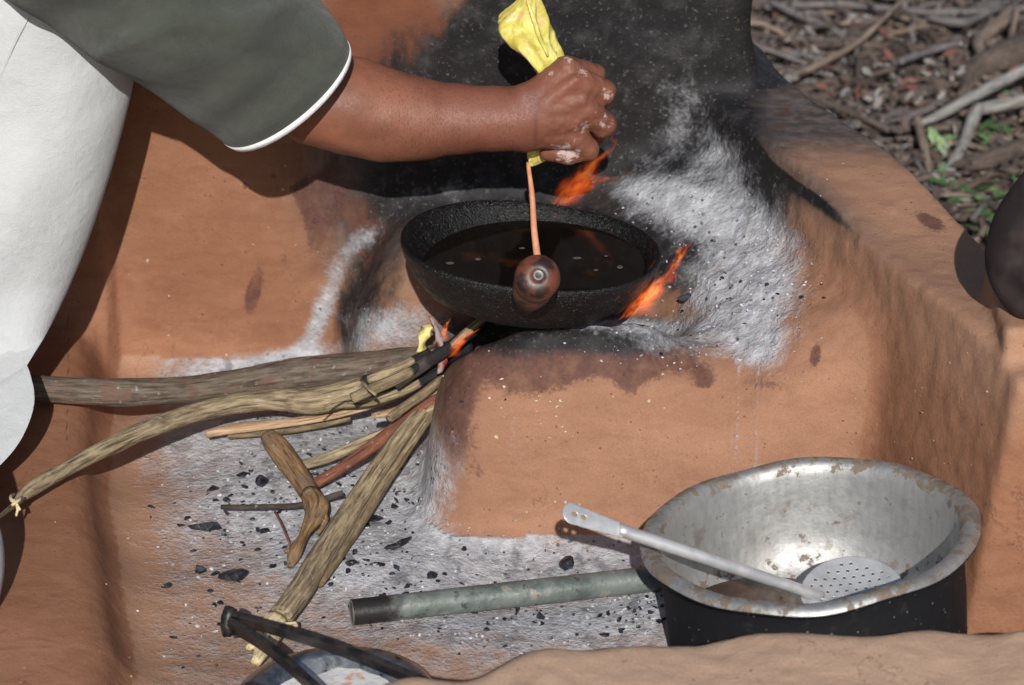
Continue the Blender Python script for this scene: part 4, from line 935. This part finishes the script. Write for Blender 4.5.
# shin of the kneeling leg lies away to the left; the other leg stands nearer the camera
Vl, Fl, _, _ = tube_geo([(-.56, -.05, .13), (-.75, -.02, .12), (-1.0, .02, .11)], [.075, .075, .055], 24, rough=.05); mesh_obj('trouser_leg', Vl, Fl, TRO, person)
e1 = aty(6, 690, -.36); e0 = aty(0, 600, -.36)
Vl, Fl, _, _ = tube_geo([(-.78, -.25, .50), (-.66, -.33, .30), (e0[0]-.070, -.36, .13), (e1[0]-.078, -.37, .055)], [.10, .095, .070, .078], 28, rough=.03); mesh_obj('trouser_leg', Vl, Fl, TRO, person)

# ------------------------------------------------------------------ piping bag and batter thread
m = M('yellow_plastic_bag'); p = m.objc(); a = m.noise(p, 70, 4, .6, 1)
c = m.mix(m.step(a, .38, .62), (.56, .47, .09), (.74, .66, .20)); c = m.mix(m.step(m.noise(p, 45, 3), .56, .66, 0, .6), c, (.66, .42, .22))
BAG = m.fin(c, .28, m.bump(m.math('ADD', m.noise(p, 28, 2), m.math('MULTIPLY', m.noise(m.map(p, (3, 3, .5), (0, .3, 0)), 22, 2), 1.4)), .004, .8), 0, .5, Subsurface_Weight=.08)
def Bq(px, py, dy=.0): return aty(px, py, YA+.028+dy)
rings = [(Bq(522, -14), Bq(538, -14), .008), (Bq(520, -4), Bq(538, -6), .010), (Bq(514, 6), Bq(541, 1), .012), (Bq(498, 20), Bq(546, 14), .015), (Bq(501, 31), Bq(550, 27), .017), (Bq(512, 45), Bq(555, 40), .018), (Bq(529, 62), Bq(561, 54), .017), (Bq(540, 80), Bq(570, 76), .015),
         (Bq(538, 110), Bq(566, 110), .014), (Bq(533, 140), Bq(556, 142), .012), (Bq(528, 152), Bq(552, 155), .009), (Bq(528, 161), Bq(540, 163), .004), (Bq(529, 166), Bq(531, 166), .001)]
def bf(V_, UV, R):
    px, py = proj(V_); a_ = UV[:, 1]; k_ = (.10*np.sin(a_*5+py*.05)+.07*np.sin(a_*9-py*.08)); cen = np.repeat((R[:, :3]+R[:, 3:6])/2, 56, 0)
    return cen+(V_-cen)*(1+k_)[:, None] + .0012*fbm(V_, 90, 3, 2)[:, None]*np.array([1, -1, .5])
Vg, Fg_, _ = loft(rings, 56, 8, bf); bagm = mesh_obj('piping_bag', Vg, Fg_, BAG); tag(bagm, 'crumpled yellow plastic bag squeezed in the fist above the pan', 'bag')
Vr, Fr, _, _ = tube_geo([Bq(527, 0, -.012), Bq(533, 18, -.018), Bq(540, 38, -.019), Bq(548, 56, -.018)], [.0015, .0026, .0024, .0012], 10, rough=.3); mesh_obj('fold_ridge', Vr, Fr, BAG, bagm)
m = M('pink_orange_batter'); BAT = m.fin(m.mix(m.step(m.noise(m.objc(), 60, 2), .4, .6), (.62, .27, .15), (.70, .34, .20)), .35, None, 0, .5)
S0 = Bq(528, 163, 0); S1 = atz(538, 262, PC[2]-.019)
Vr, Fr, _, _ = tube_geo([S0, S0*.66+S1*.34+[.0008, 0, 0], S0*.33+S1*.67-[.0006, 0, 0], S1], [.0022, .0028, .0031, .0036], 14, rough=.06); tag(mesh_obj('batter_thread', Vr, Fr, BAT), 'thin pinkish orange thread of batter falling from the yellow bag into the oil', 'batter')

# ------------------------------------------------------------------ dark cloth at the right edge
m = M('dark_plum_cloth'); p = m.objc(); c = m.mix(m.step(m.noise(p, 20, 3), .4, .6), (.026, .019, .020), (.046, .034, .034)); CL = m.fin(c, .9, m.bump(m.noise(p, 800, 2), .0006), 0, .15)
yc = -.30
rings = [(aty(1030, 305, yc), aty(1034, 302, yc), .004), (aty(1008, 306, yc), aty(1060, 310, yc), .02), (aty(996, 293, yc), aty(1085, 300, yc), .03), (aty(986, 270, yc), aty(1100, 275, yc), .04), (aty(986, 248, yc), aty(1110, 250, yc), .045), (aty(994, 222, yc), aty(1120, 222, yc), .045), (aty(1010, 196, yc), aty(1130, 192, yc), .04), (aty(1030, 172, yc), aty(1140, 160, yc), .035)]
Vd, Fd, _ = loft(rings, 40, 6, lambda V_, UV, R: V_+np.array([0, -1, .2])*((.006*np.sin(proj(V_)[1]*.07+proj(V_)[0]*.11)+.004*np.sin(proj(V_)[1]*.16-proj(V_)[0]*.06))*np.clip(np.sin(UV[:, 1]), 0, 1))[:, None])
cloth = mesh_obj('dark_cloth', Vd, Fd, CL); tag(cloth, 'dark plum brown cloth bulging against the clay post at the right edge', 'cloth')

# ------------------------------------------------------------------ yard litter behind, its shade put into darker, cooler colours
def dstick(name, pix, mat, label, cat, group, z=GZ+.03, seg=10, parent=None):
    return stick(name, [(a_, b_, z+(dz if dz else 0), d_) for a_, b_, d_, dz in [(q+(0,))[:4] for q in pix]], mat, label, cat, group, rough=.12, seg=seg, parent=parent)
GL = 'dead branches lying in the yard litter'
fk = empty('forked_branch', tuple(atz(960, 110, GZ)), 'pale bare branch with a short downward prong crossing the litter at the upper right', 'branch', GL)
dstick('stem', [(1060, 55, 13, .08), (1024, 70, 13, .07), (985, 90, 13, .06), (945, 112, 11, .05), (918, 125, 7, .04)], D_PALE, None, None, None, parent=fk)
dstick('prong', [(917, 118, 9, .045), (924, 145, 10, .03), (930, 172, 9, .01), (934, 188, 8, 0)], D_TAN, None, None, None, parent=fk)
dstick('branch', [(1050, 88, 15, .05), (1024, 100, 15, .05), (985, 108, 14, .05), (976, 112, 15, .05), (966, 138, 12, .03), (955, 160, 12, .02), (945, 178, 12, .01), (938, 190, 5, 0)], D_PALE, 'thick whitish bent branch just below the pale forked one', 'branch', GL)
dstick('branch', [(935, 186, 7, 0), (955, 197, 8, 0), (975, 205, 9, 0), (1015, 203, 8, 0)], D_TAN, 'curved tan branch along the outer foot of the side wall', 'branch', GL)
dstick('log', [(965, 95, 18, .01), (975, 72, 26, .02), (1000, 58, 34, .03), (1045, 45, 40, .03)], D_BROWN, 'thick brown log behind the pale forked branch', 'log', GL, seg=16)
dstick('log', [(960, 165, 17, .01), (990, 160, 20, .02), (1015, 150, 20, .02), (1050, 140, 20, .02)], D_BROWN, 'dark brown log below the whitish bent branch', 'log', GL, seg=14)
dstick('log', [(982, 55, 10, .03), (980, 40, 15, .03), (1002, 22, 16, .03), (1010, 10, 14, .03)], D_TAN, 'crooked brown stump of branch near the upper right corner', 'log', GL, seg=14)
dstick('branch', [(765, 6, 9, .02), (850, 5, 8, .02), (930, 12, 8, .02), (1030, 8, 9, .02)], D_GREY, 'long straight grey branch along the very top edge of the litter', 'branch', GL)
dstick('branch', [(770, 2, 6, .03), (806, 18, 9, .02), (845, 36, 9, .01)], D_GREY, 'short grey branch slanting right of the black wall', 'branch', GL)
dstick('branch', [(930, 18, 8, .03), (965, 22, 9, .03), (1000, 8, 6, .03)], D_GREY, 'grey sagging branch near the top right', 'branch', GL)
dstick('twig', [(905, -2, 5, .05), (880, 22, 6, .05), (858, 42, 7, .04), (825, 62, 7, .03), (795, 76, 8, .02)], D_TAN, 'thin long tan twig slanting down from the top edge', 'twig', GL)
dstick('twig', [(790, 70, 5, .02), (787, 82, 9, .02), (783, 90, 9, .02)], D_PALE, 'white snapped twig tip beside the side wall top', 'twig', GL)
dstick('twig', [(900, 62, 8, .03), (925, 52, 9, .03), (958, 43, 7, .03)], D_GREY, 'blue grey twig below the red clay lump', 'twig', GL)
dstick('twig', [(902, 100, 10, .02), (925, 92, 12, .02), (950, 85, 8, .02)], D_BROWN, 'short brown stick in the centre of the litter', 'twig', GL)
dstick('twig', [(900, 122, 7, .02), (930, 108, 9, .02), (945, 100, 7, .02)], D_GREY, 'grey broken stick left of the pale prong', 'twig', GL)
dstick('twig', [(798, 92, 6, .03), (840, 108, 7, .03), (890, 130, 8, .02)], D_BROWN, 'dark brown twig behind the side wall pointing down right', 'twig', GL)
dstick('twig', [(1017, 8, 7, .05), (1013, 28, 7, .04), (1010, 45, 5, .04)], D_TAN, 'upright tan twig at the upper right corner', 'twig', GL)
# anonymous twigs, leaves, chips
def litter(name, cnt, mat, label, rr_, ll, cat='twigs'):
    parts = []
    for i in range(cnt):
        px, py = (random.uniform(740, 1060) if i < cnt*.5 else random.uniform(480, 1500)), random.uniform(-30 if i < cnt*.5 else -160, 235)
        q = atz(px, py, GZ+random.uniform(0, .03)); a_ = random.gauss(.15, .6) if random.random() < .6 else random.uniform(0, 3.14); L_ = random.uniform(*ll)*(.5+random.random()); d_ = np.array([math.cos(a_), math.sin(a_)*.9, random.gauss(0, .15)])*L_
        b_ = np.array([random.gauss(0, .15), random.gauss(0, .15), random.uniform(0, .12)])*L_; r = random.uniform(*rr_)
        parts.append(tube_geo([q-d_/2, q+b_, q+d_/2], [r, r*.95, r*.5], 5, n=7, rough=.1, seed=i % 37))
    V_, F_, G_, U_ = join(parts)
    tag(mesh_obj(name, V_, F_, mat, attrs={'grain': G_, 'char': np.zeros(len(V_))}), label, cat, kind='stuff')
litter('twig_litter', 900, D_BROWN, 'brown twigs matted over the yard floor', (.002, .008), (.05, .20))
litter('twig_litter', 600, D_GREY, 'grey twigs matted over the yard floor', (.002, .006), (.05, .18))
litter('twig_litter', 520, D_TAN, 'tan twigs matted over the yard floor', (.0015, .006), (.04, .18))
litter('twig_litter', 230, D_PALE, 'pale twig bits among the yard litter', (.002, .005), (.03, .09))
def leafset(name, cnt, region, mat, label, size, cat='leaves', up=.3):
    V_ = []; F_ = []
    for i in range(cnt):
        px = random.gauss(region[0], region[2]); py = random.gauss(region[1], region[3]); q = atz(px, py, GZ+random.uniform(.005, .06)); s_ = random.uniform(*size)
        R_ = np.array(Matrix.Rotation(random.uniform(0, 6.28), 3, 'Z')@Matrix.Rotation(random.gauss(0, up), 3, 'X')@Matrix.Rotation(random.gauss(0, up), 3, 'Y'))
        L_ = np.array([(-1, 0, 0), (-.4, .38, .06), (.3, .36, .05), (1, 0, -.12), (.3, -.36, .05), (-.4, -.38, .06), (0, 0, -.05)])*s_; b0 = len(V_); V_ += list(L_@R_.T+q)
        F_ += [(b0+6, b0+a_, b0+(a_+1) % 6) for a_ in range(6)]
    tag(mesh_obj(name, np.array(V_), F_, mat), label, cat, kind='stuff')
GRN = plain('green_leaf', (.05, .10, .03), (.10, .18, .06), 9, .5, 0); GR2 = plain('pale_green_leaf', (.16, .26, .12), (.22, .34, .15), 9, .5, 0)
BRL = plain('dry_leaf', (.05, .036, .03), (.13, .09, .07), 6, .8, 0); RDL = plain('red_dry_leaf', (.11, .045, .035), (.18, .075, .055), 6, .8, 0); GYL = plain('grey_dry_leaf', (.16, .14, .13), (.30, .28, .26), 6, .8, 0)
leafset('dry_leaves', 2600, (910, 80, 170, 85), BRL, 'brown dry leaves and bark chips between the twigs', (.004, .018), up=.9)
leafset('dry_leaves', 160, (880, 60, 80, 55), RDL, 'reddish dry leaf bits between the twigs', (.004, .016), up=.9)
leafset('dry_leaves', 650, (870, 80, 80, 65), GYL, 'pale grey leaf bits between the twigs', (.004, .013), up=.9)
leafset('green_leaves', 110, (990, 200, 30, 18), GRN, 'green leaves growing at the foot of the side wall', (.007, .018), up=.6)
leafset('green_leaves', 45, (1005, 130, 20, 14), GRN, 'green leaves below the whitish bent branch', (.007, .018), up=.6)
leafset('green_leaves', 30, (940, 150, 6, 12), GR2, 'pale green leaves beside the pale prong', (.008, .020), up=.5)
leafset('green_leaves', 14, (1015, 82, 10, 8), GR2, 'yellow green leaves by the right edge above the white branch', (.008, .020), up=.5)
def clod(px, py, r, sc, mat, name, label, cat, z=0):
    q = atz(px, py, GZ+z); Vc, Fc = lump(q, r, sc, .3, px % 40, n=3); tag(mesh_obj(name, Vc, Fc, mat), label, cat)
REDC = plain('red_clay_clod', (.20, .06, .035), (.28, .10, .06), 30, .9, .004); YELP = plain('yellow_scrap', (.60, .50, .03), (.70, .60, .08), 30, .5, 0); GRS = plain('green_grey_stone', (.07, .10, .085), (.14, .17, .15), 30, .8, .002); WHP = plain('white_scrap', (.55, .55, .55), (.7, .7, .7), 30, .6, 0)
clod(789, 46, .030, (1.1, .8, .6), REDC, 'clay_lump', 'red clay lump behind the black wall end, left in the litter', 'lump')
clod(937, 36, .034, (1.4, .8, .4), REDC, 'clay_lump', 'flat red clay lump near the top right of the litter', 'lump')
clod(768, 70, .022, (1.0, .8, .7), GRS, 'stone', 'greenish grey stone against the end of the black wall', 'stone')
clod(829, 114, .013, (1.3, .8, .5), YELP, 'yellow_scrap', 'bright yellow scrap just behind the side wall edge', 'scrap', .02)
clod(838, 106, .009, (1.3, .8, .5), YELP, 'yellow_scrap', 'smaller bright yellow scrap beside the white one', 'scrap', .02)
clod(846, 107, .012, (.6, .8, 1.3), WHP, 'white_scrap', 'white scrap standing beside the two yellow scraps', 'scrap', .02)
clod(858, 86, .018, (1.2, .9, .4), plain('ochre_leaf', (.30, .20, .02), (.38, .27, .05), 30, .6, 0), 'dead_leaf', 'ochre yellow dead leaf in the middle of the litter', 'leaf', .01)
clod(960, 50, .018, (.5, .6, 1.4), WHP, 'white_scrap', 'white scrap at the end of the blue grey twig', 'scrap', .02)
